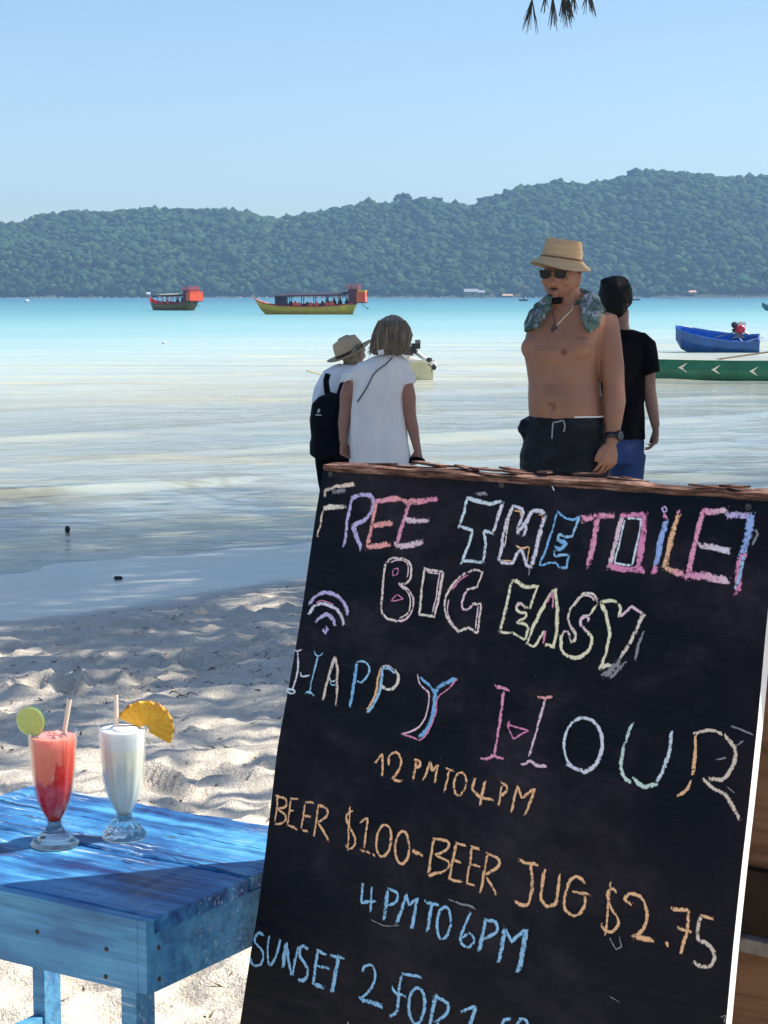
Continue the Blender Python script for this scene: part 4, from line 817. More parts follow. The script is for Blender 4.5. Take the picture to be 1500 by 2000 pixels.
# ---------------------------------------------------------------- boats and far shore
def hull(mb, secs, m_out=0, m_in=1, thick=.04, floor=.35):
    """secs: list of (centre at keel, half beam vector, height vector, fullness) -> open hull with inside"""
    outer, inner = [], []
    for (c, b, h, k) in secs:
        c, b, h = V(*c), V(*b), V(*h); bl = np.linalg.norm(b) + 1e-6
        prof = [(-1, 1), (-.96 * k - .04, .62), (-.80 * k, .25), (-.45 * k, .03), (0, 0), (.45 * k, .03), (.80 * k, .25), (.96 * k + .04, .62), (1, 1)]
        outer.append([c + b * x + h * z for x, z in prof]); s = max(.02, 1 - thick / bl)
        inner.append([c + b * x * s + h * max(z, floor * (1 if abs(x) < .9 else 1)) for x, z in prof])
    mb.loft(outer, m_out, False, False); mb.loft([r[::-1] for r in inner], m_in, False, False)
    for k in range(len(outer) - 1):
        for j in (0, 8):
            mb.add([outer[k][j], outer[k + 1][j], inner[k + 1][j], inner[k][j]], [(0, 1, 2, 3)], m_in)
    for k in (0, -1): mb.add(outer[k], [tuple(range(9))], m_out); 
M_olive = simple('olive_yellow_hull_paint', (.66, .38, .03), .55, .25, 2, 0); M_redp = simple('red_boat_paint', (.50, .045, .04), .5, .2, 2, 0)
M_ored = simple('orange_red_paint', (.85, .10, .03), .5, .1, 2, 0); M_yel = simple('yellow_paint', (.80, .42, .03), .5, .1, 2, 0)
M_dark = simple('dark_canvas', (.035, .035, .045), .8, .3, 2, 0); M_tarp = simple('faded_green_tarp', (.28, .30, .22), .8, .2, 2, 0)
M_maroon = simple('maroon_paint', (.13, .025, .035), .6, .2, 2, 0); M_lj = simple('orange_life_jacket', (.85, .10, .06), .7, .2, 4, 0); M_plum = simple('plum_cabin_paint', (.06, .03, .06), .6, .2, 2, 0)
M_hull2 = simple('dark_brown_red_hull_paint', (.22, .13, .03), .55, .25, 2, 0)
def tour_boat(base, rz, label, roofmat, jackets=9, crew=4, cabin=True):
    r = root('tour_boat', tuple(base), label, 'boat', 'orange and olive tour boats moored offshore', rz)
    def ob(nm, mb, mats, sm=False, lab=None): return obj(nm, mb, mats, r, smooth=sm, local=True, label=lab)
    # local: x from bow (-5.5) to stern (+4.3)
    st = [(-5.55, .06, 1.55, -.0), (-5.0, .34, 1.25, -.25), (-4.2, .70, 1.02, -.35), (-3, .98, .86, -.4), (-1.2, 1.1, .78, -.4), (1.2, 1.1, .80, -.4), (3, 1.0, .92, -.4), (4.0, .86, 1.05, -.35), (4.55, .78, 1.15, -.1)]
    mb = MB(); hull(mb, [((x + dx, 0, max(z0, -.4) if i else .55), (0, b, 0), (-dx, 0, zt - (max(z0, -.4) if i else .55)), 1) for i, ((x, b, zt, z0), dx) in enumerate(zip(st, (.55, .75, .55, .3, 0, 0, 0, -.25, -.5)))], 0, 1, .08); ob('hull', mb, [M_olive if cabin else M_hull2, M_redp])
    for s in (-1, 1):
        mb = MB(); mb.tube([(x, s * (b + .01), zt + .02) for x, b, zt, z0 in st], .07, 6); ob('gunwale', mb, M_redp)
    mb = MB(); rings = []
    for x, z, w in ((-3.5, 1.86, .95), (-2, 2.02, 1.1), (0, 2.06, 1.15), (2, 2.06, 1.1), (3.7, 2.2, 1.0)): rings.append([(x, -w, z - .10), (x, -w * .5, z + .02), (x, 0, z + .06), (x, w * .5, z + .02), (x, w, z - .10), (x, w, z - .16), (x, 0, z - .02), (x, -w, z - .16)])
    mb.loft(rings); ob('canopy', mb, roofmat)
    for sd in (-1, 1):
        mb = MB(); mb.tube([(-3.3, sd * 1.0, 1.76), (-1, sd * 1.13, 1.86), (1, sd * 1.13, 1.88), (3.4, sd * 1.03, 1.94)], .085, 6); ob('rolled_curtain', mb, M_plum)
    mb = MB(); mb.box((.3, 0, .98), (5.6, 1.3, .22)); ob('bench_row', mb, M_maroon)
    for x in (-3.2, -2.0, -.8, .4, 1.6, 2.8):
        for s in (-1, 1):
            mb = MB(); mb.tube([(x, s * .98, .75), (x, s * .98, 1.95)], .045, 6); ob('post', mb, M_maroon)
    if cabin:
        mb = MB(); mb.box((-2.9, 0, 1.28), (1.1, 1.5, 1.0)); ob('wheelhouse', mb, M_plum)
    # stern toilet cabin and boxed transom platform
    mb = MB(); mb.box((4.15, 0, 1.75), (.75, 1.75, 1.55)); ob('stern_cabin', mb, M_maroon)
    mb = MB(); mb.box((5.0, 0, 1.72), (.86, 1.9, .98)); ob('stern_box', mb, M_ored)
    mb = MB(); mb.box((5.06, 0, 2.30), (.78, 1.8, .16)); ob('box_lid', mb, M_yel if cabin else M_ored)
    mb = MB(); mb.box((4.95, 0, 1.17), (1.25, 1.95, .09)); ob('platform', mb, M_maroon)
    mb = MB()
    for s in (-1, 1):
        for z in (2.68, 2.9): mb.tube([(3.5, s * .85, z), (4.8, s * .85, z)], .035, 5)
        for x in (3.5, 3.95, 4.4, 4.8): mb.tube([(x, s * .85, 2.45), (x, s * .85, 2.92)], .035, 5)
    for z in (2.68, 2.9): mb.tube([(4.8, -.85, z), (4.8, .85, z)], .035, 5)
    mb.box((4.1, 0, 2.50), (1.3, 1.6, .08)); ob('roof_rack', mb, M_redp)
    mb = MB(); mb.tube([(5.0, .2, 1.1), (5.3, .2, .75), (5.6, .2, .6)], .03, 6); mb.ell((5.6, .2, .58), (.08, .06, .08), nu=8, nv=6); ob('engine_shaft', mb, M_dark)
    rr = np.random.default_rng(int(abs(base[0]) * 10))
    for k in range(jackets):
        x = -2.0 + k * .52 + rr.uniform(-.12, .12); s = -1 if k % 3 else 1; mb = MB(); z = .98 + rr.uniform(-.05, .12)
        mb.ell((x, s * 1.0, z), (.20, .09, .26), nu=10, nv=6, fn=lambda u, p: V(p[0] * (1 + .25 * (u[2] < 0)), p[1], p[2])); mb.box((x, s * 1.0, z + .24), (.22, .12, .10), tap=.7); ob('life_jacket', mb, M_lj, True)
    for k in range(crew):
        x = 1.7 + k * .62; mb = MB(); y = -.35 + .3 * (k % 2)
        mb.loft([[(x + w * math.cos(a), y + .16 * math.sin(a) * w / .2, z) for a in np.linspace(0, 6.28, 9)[:-1]] for z, w in ((.7, .24), (1.0, .2), (1.25, .23), (1.38, .12), (1.44, .07))]); mb.ell((x, y, 1.54), (.10, .11, .13), nu=8, nv=6); ob('passenger', mb, M_dark, True)
    return r
b1 = P(607, 614, 192); tour_boat((b1[0], 192, ZW - .02), math.radians(-4), 'long olive-hulled tour boat with a yellow-topped orange stern box, seen side-on', M_dark)
b2 = P(338, 606, 245); tour_boat((b2[0], 245, ZW - .02), math.radians(-52), 'smaller-looking tour boat at the left, its broad orange stern box turned to the beach', M_tarp, 6, 2, False)

# small blue boat with a red engine
def rz_(a): return np.array(Matrix.Rotation(a, 3, 'Z'))
M_bblue = simple('blue_boat_paint', (.02, .09, .29), .4, .25, 3, 0); M_bblue2 = simple('bright_blue_boat_inside', (.02, .14, .46), .45, .15, 3, 0)
bb = P(1405, 684, 64); r = root('small_blue_boat', (bb[0], 64, ZW - .03), 'small blue open boat with a red engine at its stern, near the right edge', 'boat')
R_ = np.array(Matrix.Rotation(math.radians(-10), 3, 'Z')) @ np.array(Matrix.Rotation(math.radians(11), 3, 'X'))
def lt(p): return R_ @ V(*p)
secs = []
for x, b, zt, z0 in ((-1.42, .16, .86, .45), (-1.25, .36, .80, .16), (-.9, .50, .72, -.02), (-.3, .58, .60, -.08), (.4, .60, .50, -.08), (1.0, .57, .48, -.06), (1.28, .53, .50, -.02)): secs.append((lt((x, 0, z0)), R_ @ V(0, b, 0), R_ @ V(0, 0, zt - z0), 1))
mb = MB(); hull(mb, secs, 0, 1, .05, .22); obj('hull', mb, [M_bblue, M_bblue2], r, local=True)
for s in (-1, 1):
    mb = MB(); mb.tube([lt((x, s * b, zt)) for x, b, zt in ((-1.42, .16, .87), (-1.25, .37, .82), (-.9, .51, .73), (-.3, .59, .61), (.4, .61, .51), (1.0, .58, .49), (1.3, .54, .51))], .028, 6); obj('gunwale', mb, M_bblue, r, local=True)
mb = MB(); mb.box(lt((1.26, 0, .30)), (.05, 1.0, .42), R_); obj('transom', mb, M_bblue, r, local=True)
mb = MB(); mb.box(lt((.5, 0, .42)), (.16, 1.12, .03), R_); obj('thwart', mb, M_bblue2, r, local=True)
M_met = simple('grey_engine_metal', (.18, .18, .19), .4, .3, 10, 0, Metallic=.5); M_tank = simple('white_fuel_tank', (.75, .72, .68), .4, .1, 5, 0); M_red2 = simple('red_engine_shroud', (.55, .02, .05), .35, .15, 8, 0)
er = V(.62, 0, .50)
mb = MB(); mb.box(er + V(0, 0, .03), (.34, .3, .05)); mb.box(er + V(0, 0, .11), (.26, .22, .13), tap=.8); obj('engine_mount', mb, M_met, r, local=True)
mb = MB(); mb.box(er + V(.02, 0, .28), (.32, .26, .2), tap=.85); mb.lathe([(.02, -.04), (.13, -.04), (.14, 0), (.11, .03), (.02, .04)], 16, er + V(.05, -.16, .28), R=np.array(Matrix.Rotation(math.radians(90), 3, 'X'))); obj('engine', mb, M_red2, r, local=True)
mb = MB(); mb.box(er + V(.10, 0, .46), (.24, .2, .13), tap=.85); obj('fuel_tank', mb, M_tank, r, local=True)
mb = MB(); mb.ell(er + V(-.14, 0, .42), (.11, .1, .11), nu=12, nv=8); mb.tube([er + V(-.1, 0, .3), er + V(-.2, 0, .22)], .05, 8); obj('air_filter', mb, M_dark, r, local=True)
mb = MB(); mb.tube([er + V(-.1, -.05, .2), er + V(-.75, -.1, .02)], .018, 6); mb.tube([er + V(.15, 0, .2), er + V(.35, -.02, .1)], .03, 6); obj('tiller', mb, M_met, r, local=True)
mb = MB(); mb.tube([er + V(.0, -.1, -.0), er + V(.1, -.3, -.15), er + V(.75, -.35, .03)], .02, 5); obj('mooring_line', mb, M_tank, r, local=True)

# long green canoe with white arrowheads
M_green = simple('green_canoe_paint', (.005, .12, .075), .4, .25, 2, 0); M_cw = simple('cream_boat_paint', (.72, .68, .58), .5, .12, 4, 0)
YG = 42.9; gl_ = P(1205, 742, YG)[0]; r = root('green_canoe', (gl_ + 2.6, YG, ZW - .02), 'long low green canoe with white arrowheads painted along its side, at the right edge', 'boat')
st = [(-2.75, .03, .56, .38), (-2.5, .14, .50, .06), (-2.0, .27, .47, -.05), (-1, .38, .45, -.08), (.2, .42, .435, -.08), (1.4, .38, .44, -.08), (2.3, .27, .47, -.05), (2.7, .1, .52, .1), (2.85, .03, .56, .38)]
mb = MB(); hull(mb, [((x, 0, z0), (0, b, 0), (0, 0, zt - z0), 1.0) for x, b, zt, z0 in st], 0, 1, .04, .3); obj('hull', mb, [M_green, M_cw], r, local=True)
for s in (-1, 1):
    mb = MB(); mb.tube([(x, s * b, zt + .005) for x, b, zt, z0 in st], .018, 5); obj('gunwale', mb, M_cw if s > 0 else M_green, r, local=True)
for x in (-1.6, -.4, .8, 1.9): mb = MB(); mb.box((x, 0, .36), (.14, .48, .03)); obj('thwart', mb, M_cw, r, local=True)
def side_y(x, z):
    xs_ = [q[0] for q in st]; b = np.interp(x, xs_, [q[1] for q in st]); zt = np.interp(x, xs_, [q[2] for q in st]); z0 = np.interp(x, xs_, [q[3] for q in st]); f = (z - z0) / (zt - z0)
    return -b * np.interp(f, [0, .03, .25, .62, 1], [0, .45, .80, 1.0, 1.0]) - .006
for px, py in ((1333, 718), (1397, 722), (1471, 725)):
    c = P(px, py, YG - .4); cx = c[0] - (gl_ + 2.6); cz = c[2] - (ZW - .02); mb = MB()
    for s in (1, -1):
        q = [(-.09, 0), (.07, s * .085), (.115, s * .105), (.005, 0)]
        if s < 0: q = q[::-1]
        mb.add([V(cx + a, side_y(cx + a, cz + b), cz + b) for a, b in q], [(0, 1, 2, 3)])
    obj('arrowhead', mb, M_cw, r, local=True, fix=False)
a = P(1380, 705, 43.6); b = P(1512, 686, 42.2); mb = MB(); mb.tube([a, b], .018, 6); o = obj('bamboo_pole', mb, simple('dry_bamboo', (.28, .22, .12), .7, .2, 9, 0)); tag(o, 'thin bamboo pole lying slanted across the green canoe', 'pole')

# cream longtail boat seen from behind, past the woman in white
YW = 42.9; c0 = P(822, 743, YW); r = root('cream_longtail_boat', (c0[0], YW, ZW - .03), 'cream boat with a black longtail engine, partly hidden behind the woman in white', 'boat')
M_cream2 = simple('weathered_cream_hull', (.66, .60, .38), .6, .15, 4, 0); M_eng = simple('black_engine', (.018, .016, .016), .4, .4, 12, 0)
st = [(0, .27, .44, -.02), (.8, .36, .42, -.06), (2.2, .38, .42, -.06), (3.6, .28, .50, .0), (4.4, .05, .72, .4)]
mb = MB(); hull(mb, [((-y * .18, y, z0), (b, y * 0, 0), (0, 0, zt - z0), 1.12) for y, b, zt, z0 in st], 0, 1, .04, .4); obj('hull', mb, [M_cream2, M_cw], r, local=True)
mb = MB(); mb.box((0, -.02, .21), (.54, .05, .46)); obj('transom', mb, M_cream2, r, local=True)
mb = MB(); mb.box((0, .0, .455), (.60, .16, .05)); obj('stern_deck', mb, M_tank, r, local=True)
def wl(px, py, dy=0): return P(px, py, YW + dy) - V(*r.location)
mb = MB(); mb.box(wl(797, 694), (.28, .3, .03)); mb.tube([wl(790, 706), wl(797, 690)], .06, 8); obj('engine_mount', mb, M_tank, r, local=True)
mb = MB(); mb.box(wl(800, 683), (.30, .3, .14), tap=.85); mb.box(wl(812, 676), (.20, .26, .12)); mb.ell(wl(798, 688), (.12, .16, .1), nu=12, nv=8); obj('engine', mb, M_eng, r, local=True, bevel=.01)
mb = MB(); mb.box(wl(801, 662), (.16, .22, .07), tap=.8); mb.ell(wl(796, 668), (.08, .1, .07), nu=10, nv=6); obj('fuel_tank', mb, M_tank, r, local=True, bevel=.01)
mb = MB(); mb.box(wl(816, 668), (.12, .18, .10)); mb.lathe([(.01, -.03), (.04, -.03), (.05, .02), (.01, .05)], 10, wl(798, 657)); obj('air_filter', mb, M_met, r, local=True, bevel=.01)
mb = MB(); mb.tube([wl(808, 684), wl(838, 707, -.3)], [.055, .045], 10); mb.tube([wl(838, 707, -.3), wl(852, 713, -.4)], [.03, .04], 8); obj('longtail_shaft', mb, M_tank, r, local=True)
mb = MB(); mb.tube([wl(835, 703, -.3), wl(842, 703, -.35)], .05, 8); mb.ell(wl(848, 717, -.4), (.05, .03, .07), nu=8, nv=6); mb.tube([wl(808, 688, -.1), wl(830, 704, -.25), wl(844, 718, -.3), wl(843, 727, -.3)], .012, 5); obj('propeller_guard', mb, M_eng, r, local=True)
a = P(800, 712, YW); b = P(600, 724, 30); mb = MB(); mb.tube([a + (b - a) * t - V(0, 0, .25 * math.sin(t * math.pi)) for t in np.linspace(0, 1, 10)], .012, 5); o = obj('mooring_rope', mb, simple('frayed_rope', (.35, .30, .18), .9, .2, 9, 0)); tag(o, 'thin mooring rope running left from the cream boat over the shallows', 'rope')

# far small craft, huts, buoys
def small_boat(px, py, Y, L, H, label, person=False, mat=None, canopy=False, nm='fishing_boat'):
    c = P(px, py, Y); r = root(nm, (c[0], Y, ZW - .03), label, 'boat'); mb = MB()
    hull(mb, [((x * L / 2, 0, z * H), (0, b * L * .13, 0), (0, 0, (zt - z) * H), 1) for x, b, zt, z in ((-1, .1, 1.5, .7), (-.6, .8, 1.1, 0), (0, 1, .95, -.1), (.6, .9, 1, 0), (1, .5, 1.2, .3))], 0, 0, .08); obj('hull', mb, mat or M_dark, r, local=True)
    if canopy:
        mb = MB(); mb.box((0, 0, H * 2.6), (L * .6, L * .24, H * .2)); 
        for s in (-.25, .25): mb.tube([(s * L, 0, H * .6), (s * L, 0, H * 2.6)], .06, 5)
        obj('canopy', mb, M_dark, r, local=True)
    if person:
        mb = MB(); x = .05 * L; mb.loft([[(x + w * math.cos(a), w * .7 * math.sin(a), z) for a in np.linspace(0, 6.28, 9)[:-1]] for z, w in ((.3, .26), (.8, .22), (1.25, .28), (1.42, .12), (1.5, .08))]); mb.ell((x, 0, 1.62), (.13, .13, .16), nu=8, nv=6)
        obj('rower', mb, M_dark, r, local=True, smooth=True)
    return r
small_boat(1022, 587.5, 640, 3.0, .55, 'tiny dark rowing boat with one rower on the far water, left of the shirtless man', True)
small_boat(1238, 586.5, 720, 4.5, .6, 'tiny dark boat on the far water just right of the black-haired man', False, None, True)
M_teal = simple('teal_boat_paint', (.05, .16, .19), .5, .2, 2, 0)
small_boat(1510, 610, 240, 2.8, .7, 'teal and white boat cut off by the right edge of the view', False, M_teal, nm='moored_boat')
small_boat(1300, 582.6, 1250, 17, .7, 'thin white boat lying at the foot of the island right of the men', False, M_tank, nm='ferry')
M_roof = simple('pale_tin_roof', (.26, .27, .28), .6, .1, 1, 0); M_hutw = simple('weathered_hut_wood', (.26, .19, .13), .8, .2, 1, 0); M_tan = simple('orange_clay_roof', (.58, .34, .22), .8, .1, 1, 0)
def hut(px, py, w, h, label, roof, Y=1492, stilts=False):
    c = P(px, py, Y); r = root('shore_hut', (c[0], Y, c[2]), label, 'hut', 'huts on the far shore'); mb = MB(); mb.box((0, 0, h * .3), (w * .86, w * .5, h * .6)); obj('wall', mb, M_hutw, r, local=True)
    mb = MB(); mb.loft([[(x, -w * .38, h * .55), (x, 0, h), (x, w * .38, h * .55), (x, 0, h * .5)] for x in (-w / 2, w / 2)]); obj('roof', mb, roof, r, local=True)
    mb = MB(); mb.box((w * .1, -w * .252, h * .25), (w * .14, .1, h * .4)); obj('door', mb, M_dark, r, local=True)
    if stilts:
        for x in (-.35, -.1, .15, .35): mb = MB(); mb.tube([(w * x, -w * .2, -2.2), (w * x, -w * .2, .1)], .25, 6); obj('stilt', mb, M_hutw, r, local=True)
hut(920, 577, 11, 5, 'pale-roofed hut on stilts, largest on the far shore, left of the straw-hatted man', M_roof, stilts=True); hut(937, 577, 8, 4, 'smaller pale-roofed hut joined to the right of the stilted one', M_roof)
hut(991, 581, 8, 2.6, 'low sandy-orange roofed shelter at the water between the stilted hut and the man', M_tan); hut(1028, 567, 4.5, 3.5, 'little orange-roofed hut up in the trees left of the straw hat brim', M_tan, 1508)
hut(1352, 575, 6, 3, 'small orange-roofed hut among trees above the blue boat', M_tan, 1500); hut(290, 579, 3.0, 3.2, 'tiny white hut on the far shore just above the left tour boat', M_tank)
for px, py, Y, s, lb in ((52, 592, 560, .75, 'white mooring buoy on the blue water at far left'), (321, 669, 75, .09, 'white float drifting in the pale shallows')):
    c = P(px, py, Y); r = root('buoy', (c[0], Y, ZW), lb, 'buoy'); mb = MB(); mb.ell((0, 0, s * .35), (s, s * .7, s * .6), nu=14, nv=8); obj('float', mb, M_tank, r, local=True, smooth=True)
    mb = MB(); mb.tube([(0, 0, s * .8), (0, 0, s * 1.15)], s * .12, 8); obj('ring', mb, M_dark, r, local=True)
c = G(132, 1040, ZW); mb = MB(); mb.ell((0, 0, .03), (.022, .022, .035), nu=14, nv=10, fn=lambda u, p: p * (1 - .35 * max(u[2], 0))); o = obj('fallen_coconut', mb, M_eng, None, smooth=True); o.location = tuple(c); tag(o, 'dark small nut bobbing in the shallows near the left edge', 'coconut')
c = G(231, 1130, -.2); c[2] = float(ground_h(np.array([c[0]]), np.array([c[1]]))[0]) - .004; rr = np.random.default_rng(2)
mb = MB()
for k in range(5): d = np.clip(rr.normal(0, 1, 3), -1, 1) * V(.022, .02, .006); mb.tube([c + V(0, 0, .008) - d * .6, c + V(0, 0, .014) + d], [.008, .004], 5)
mb.ell(c + V(0, 0, .012), (.03, .02, .014), nu=10, nv=6); o = obj('driftwood_scrap', mb, M_eng, None); tag(o, 'small dark scrap of seaweed and twig on the wet sand', 'seaweed')
# scraps of leaf and twig scattered over the dry sand
M_deb = simple('dry_leaf_litter', (.09, .06, .035), .9, .4, 60, 0); mb = MB(); rr = np.random.default_rng(12); n_ = 0
xs_, ys_, rs_ = [], [], []
while n_ < 900:
    y = rr.uniform(3.4, 12); x = rr.uniform(-.24 * y, .1 * y); s = x * NS[0] + y * NS[1]
    if s > 8.6 or rr.random() > .25 + .75 * (vn(V(x * 1.3, y * 1.3, 0)[None], 6)[0] > .1): continue
    n_ += 1; z = float(ground_h(np.array([x]), np.array([y]))[0]) + .003; L = rr.uniform(.006, .028); a = rr.uniform(0, 3.14); d = V(math.cos(a), math.sin(a), rr.uniform(-.1, .5)) * L; w = V(-math.sin(a), math.cos(a), 0) * rr.uniform(.0015, .005); p = V(x, y, z)
    mb.add([p - d, p + w, p + d, p - w, p + V(0, 0, .003)], [(0, 1, 4), (1, 2, 4), (2, 3, 4), (3, 0, 4)])
o = obj('beach_litter', mb, M_deb); tag(o, 'bits of dry leaf and twig scattered over the trodden sand', 'leaf litter', None, 'stuff')
c = G(345, 1372, 0); mb = MB(); rr = np.random.default_rng(31)
for (dx, dz) in ((0, 0), (.04, .01), (-.03, .015)):
    p = c + V(dx, 0, .02 + dz); mb.tube([p, p + V(.012, .0, .010), p + V(.03, .01, .004), p + V(.045, .02, -.006)], [.003, .003, .002, .001], 5)
o = obj('dry_twig', mb, M_deb); tag(o, 'curled dark twig lying on the sand behind the pineapple slice', 'twig')
# ---------------------------------------------------------------- people
def skin(name, c, spots=()):
    n = NT(name); ps = n.pos(); a = n.noise(ps, 9, 4); cc = n.ramp(a, [(.3, tuple(x * .88 for x in c)), (.7, tuple(min(1, x * 1.1) for x in c))])
    for (p, r, col) in spots:
        d = n.n('VectorMath', operation='DISTANCE'); n.l(ps, d.inputs[0]); d.inputs[1].default_value = tuple(p); f = n.n('MapRange', interpolation_type='SMOOTHSTEP'); n.l(d.outputs['Value'], f.inputs[0]); f.inputs[1].default_value = r * .65; f.inputs[2].default_value = r; f.inputs[3].default_value = .85; f.inputs[4].default_value = 0
        cc = n.mix(f.outputs[0], cc, col)
    return n.done(n.pbsdf(cc, .52, n.bump(n.noise(ps, 300, 3), .0006), .4, Subsurface_Weight=.12, Subsurface_Radius=(.02, .008, .004)))
def ring(c, a, b, n=24, pw=2.0):
    o = []
    for q in np.linspace(0, 2 * math.pi, n, endpoint=False):
        x, y = math.cos(q), math.sin(q); x = math.copysign(abs(x) ** (2 / pw), x); y = math.copysign(abs(y) ** (2 / pw), y); o.append(c + a * x + b * y)
    return o
def yawv(deg): r = math.radians(deg); return V(math.cos(r), math.sin(r), 0), V(-math.sin(r), math.cos(r), 0)     # side axis, back axis
def body_rings(Y, rows, yaw, pw=2.3):
    """rows: (centre px, y px, half width m, half depth m, forward shift m)"""
    s, bk = yawv(yaw); return [ring(P(cx, py, Y) - bk * fw, s * w, bk * d, 28, pw) for cx, py, w, d, fw in rows]
def hand(mb, w, d, palm, thumb, L=.185, curl=.5, spread=.10, width=.042):
    """w wrist, d towards the fingers, palm = direction the palm faces, thumb = side of the thumb"""
    d = nrm(d); palm = nrm(palm - d * np.dot(palm, d)); th_ = nrm(thumb - d * np.dot(thumb, d) - palm * np.dot(thumb, palm)); pl = L * .54
    mb.loft([ring(w - d * .015, th_ * .027, palm * .020, 14), ring(w + d * .01, th_ * .027, palm * .019, 14), ring(w + d * pl * .5, th_ * width * .98, palm * .017, 14, 2.6), ring(w + d * pl * .88, th_ * width, palm * .014, 14, 2.8), ring(w + d * pl * 1.04, th_ * width * .9, palm * .009, 14, 2.8)])
    for k, (o, fl) in enumerate(((.78, .88), (.27, 1.0), (-.26, .94), (-.76, .74))):
        base = w + d * pl * (.90 - .05 * abs(k - 1.2)) + th_ * width * o; dr = nrm(d + th_ * spread * o); p = base; pts = [base - d * .02]; A = 0
        for sg, f in enumerate((.0, .23, .15, .11)):
            A = curl * (.25 + .75 * sg) * (1 + .12 * k); q = dr * math.cos(A) + palm * math.sin(A); p = p + q * L * f * fl if f else p; pts.append(p)
        mb.tube(pts, [.0092, .0090, .0082, .0075, .0062], 10); mb.ell(pts[-1], (.0062,) * 3, nu=8, nv=6)
    b = w + d * pl * .22 + th_ * width * .6; t1 = b + nrm(d * .75 + th_ * .65 + palm * .25) * L * .20; t2 = t1 + nrm(d * .95 + th_ * .12 + palm * .35) * L * .16; t3 = t2 + nrm(d + palm * .45 - th_ * .1) * L * .12
    mb.tube([w + d * .02 + th_ * .010, b, t1, t2, t3], [.014, .0150, .0115, .0100, .0075], 10); mb.ell(t3, (.0075,) * 3, nu=8, nv=6)
def head(mb, c, yaw, pitch=0, h=.118, w=.076, dp=.096, face=True, roll=0, jaw=1.0):
    """c centre of the head; yaw 0 looks at the camera"""
    R = np.array(Matrix.Rotation(math.radians(yaw), 3, 'Z') @ Matrix.Rotation(math.radians(pitch), 3, 'X') @ Matrix.Rotation(math.radians(roll), 3, 'Y'))
    def fn(u, p):
        x, y, z = p; t = max(0, -u[2]); x *= (1 - .30 * t ** 1.4 * (1 / jaw)); 
        if y < 0: y *= (1 - .10 * max(0, u[2])) * 1.0; y += (.010 * t if abs(u[0]) < .6 else 0)
        if u[2] < -.2 and y > 0: y *= 1 - .45 * t
        return V(x, y, z)
    mb.ell(c, (w, dp, h), R, 28, 20, fn=fn)
    def q(x, y, z): return c + R @ V(x, y, z)
    if face:
        mb.loft([ring(q(0, -dp * .90, h * .22), R @ V(.007, 0, 0), R @ V(0, .008, 0), 12), ring(q(0, -dp * 1.02, h * .02), R @ V(.010, 0, 0), R @ V(0, .012, 0), 12), ring(q(0, -dp * 1.11, -h * .20), R @ V(.015, 0, 0), R @ V(0, .016, 0), 12), ring(q(0, -dp * .98, -h * .32), R @ V(.017, 0, 0), R @ V(0, .012, 0), 12)])
        mb.ell(q(-.012, -dp * 1.0, -h * .25), (.009, .010, .008), R, 10, 8); mb.ell(q(.012, -dp * 1.0, -h * .25), (.009, .010, .008), R, 10, 8)
        mb.ell(q(0, -dp * .925, -h * .50), (.024, .009, .005), R, 14, 8); mb.ell(q(0, -dp * .905, -h * .585), (.020, .009, .006), R, 14, 8)
        mb.ell(q(0, -dp * .80, -h * .86), (.026, .022, .022), R, 14, 8)
        mb.ell(q(0, -dp * .86, h * .30), (.050, .016, .011), R, 16, 8)
        for s in (-1, 1): mb.ell(q(s * w * .55, -dp * .70, -h * .12), (.022, .020, .020), R, 12, 8)
    for s in (-1, 1):
        mb.ell(q(s * w * .98, .008, -h * .05), (.009, .019, .031), R, 12, 10); mb.ell(q(s * w * 1.04, .014, h * .02), (.008, .015, .020), R, 10, 8)
    return R
def foot_(mb, c, yaw, L=.25):
    s, bk = yawv(yaw); f = -bk
    mb.loft([ring(c - f * .06 + ez * .045, s * .030, ez * .040, 14), ring(c + ez * .05, s * .036, ez * .048, 14), ring(c + f * .08 + ez * .032, s * .042, ez * .030, 14), ring(c + f * .15 + ez * .018, s * .047, ez * .017, 14), ring(c + f * .19 + ez * .012, s * .035, ez * .010, 14)])
def limb(mb, pts, rad, n=16): mb.tube(pts, rad, n)
def fold(amp, sc, seed): return lambda a: amp * (fbm(a * V(sc, sc, sc * .45), 3, seed)) 

# ===== shirtless man with the straw hat =====
YM = 8.6; gm = float(base_h(.84, YM)); yaw = -31
man = root('person', (P(1118, 700, YM)[0], YM, gm), 'shirtless man in straw bucket hat and sunglasses with a patterned shirt over his shoulders', 'person')
s, bk = yawv(yaw); fwd = -bk
hc = P(1096, 543, YM) 
mb = MB(); Rh = head(mb, hc, -27, 2, h=.112, w=.081, dp=.094, jaw=1.7)
def mp(px, py, dy=0): return P(px, py, YM, dy)
mb.tube([mp(1106, 560, .01), mp(1107, 590, .01), mp(1106, 622, .015)], [.060, .062, .075], 20)
mb.loft(body_rings(YM, [(1108, 594, .07, .062, 0), (1111, 603, .115, .075, -.005), (1112, 614, .165, .088, -.005), (1109, 635, .182, .105, .0), (1105, 660, .178, .122, .010), (1102, 685, .174, .130, .018), (1102, 712, .166, .124, .012), (1105, 745, .162, .122, .016), (1108, 770, .164, .128, .026), (1111, 792, .168, .132, .030), (1113, 815, .172, .130, .024), (1114, 840, .176, .125, .010), (1114, 868, .172, .120, 0)], yaw, 2.35))
for sx, zz in ((-.082, 680), (.082, 680)): mb.ell(P(1104, zz, YM) + s * sx + fwd * .090, (.088, .046, .064), np.stack([s, bk, ez], 1), 18, 12)
mb.ell(mp(1107, 782) + fwd * .075, (.125, .085, .120), np.stack([s, bk, ez], 1), 22, 14)
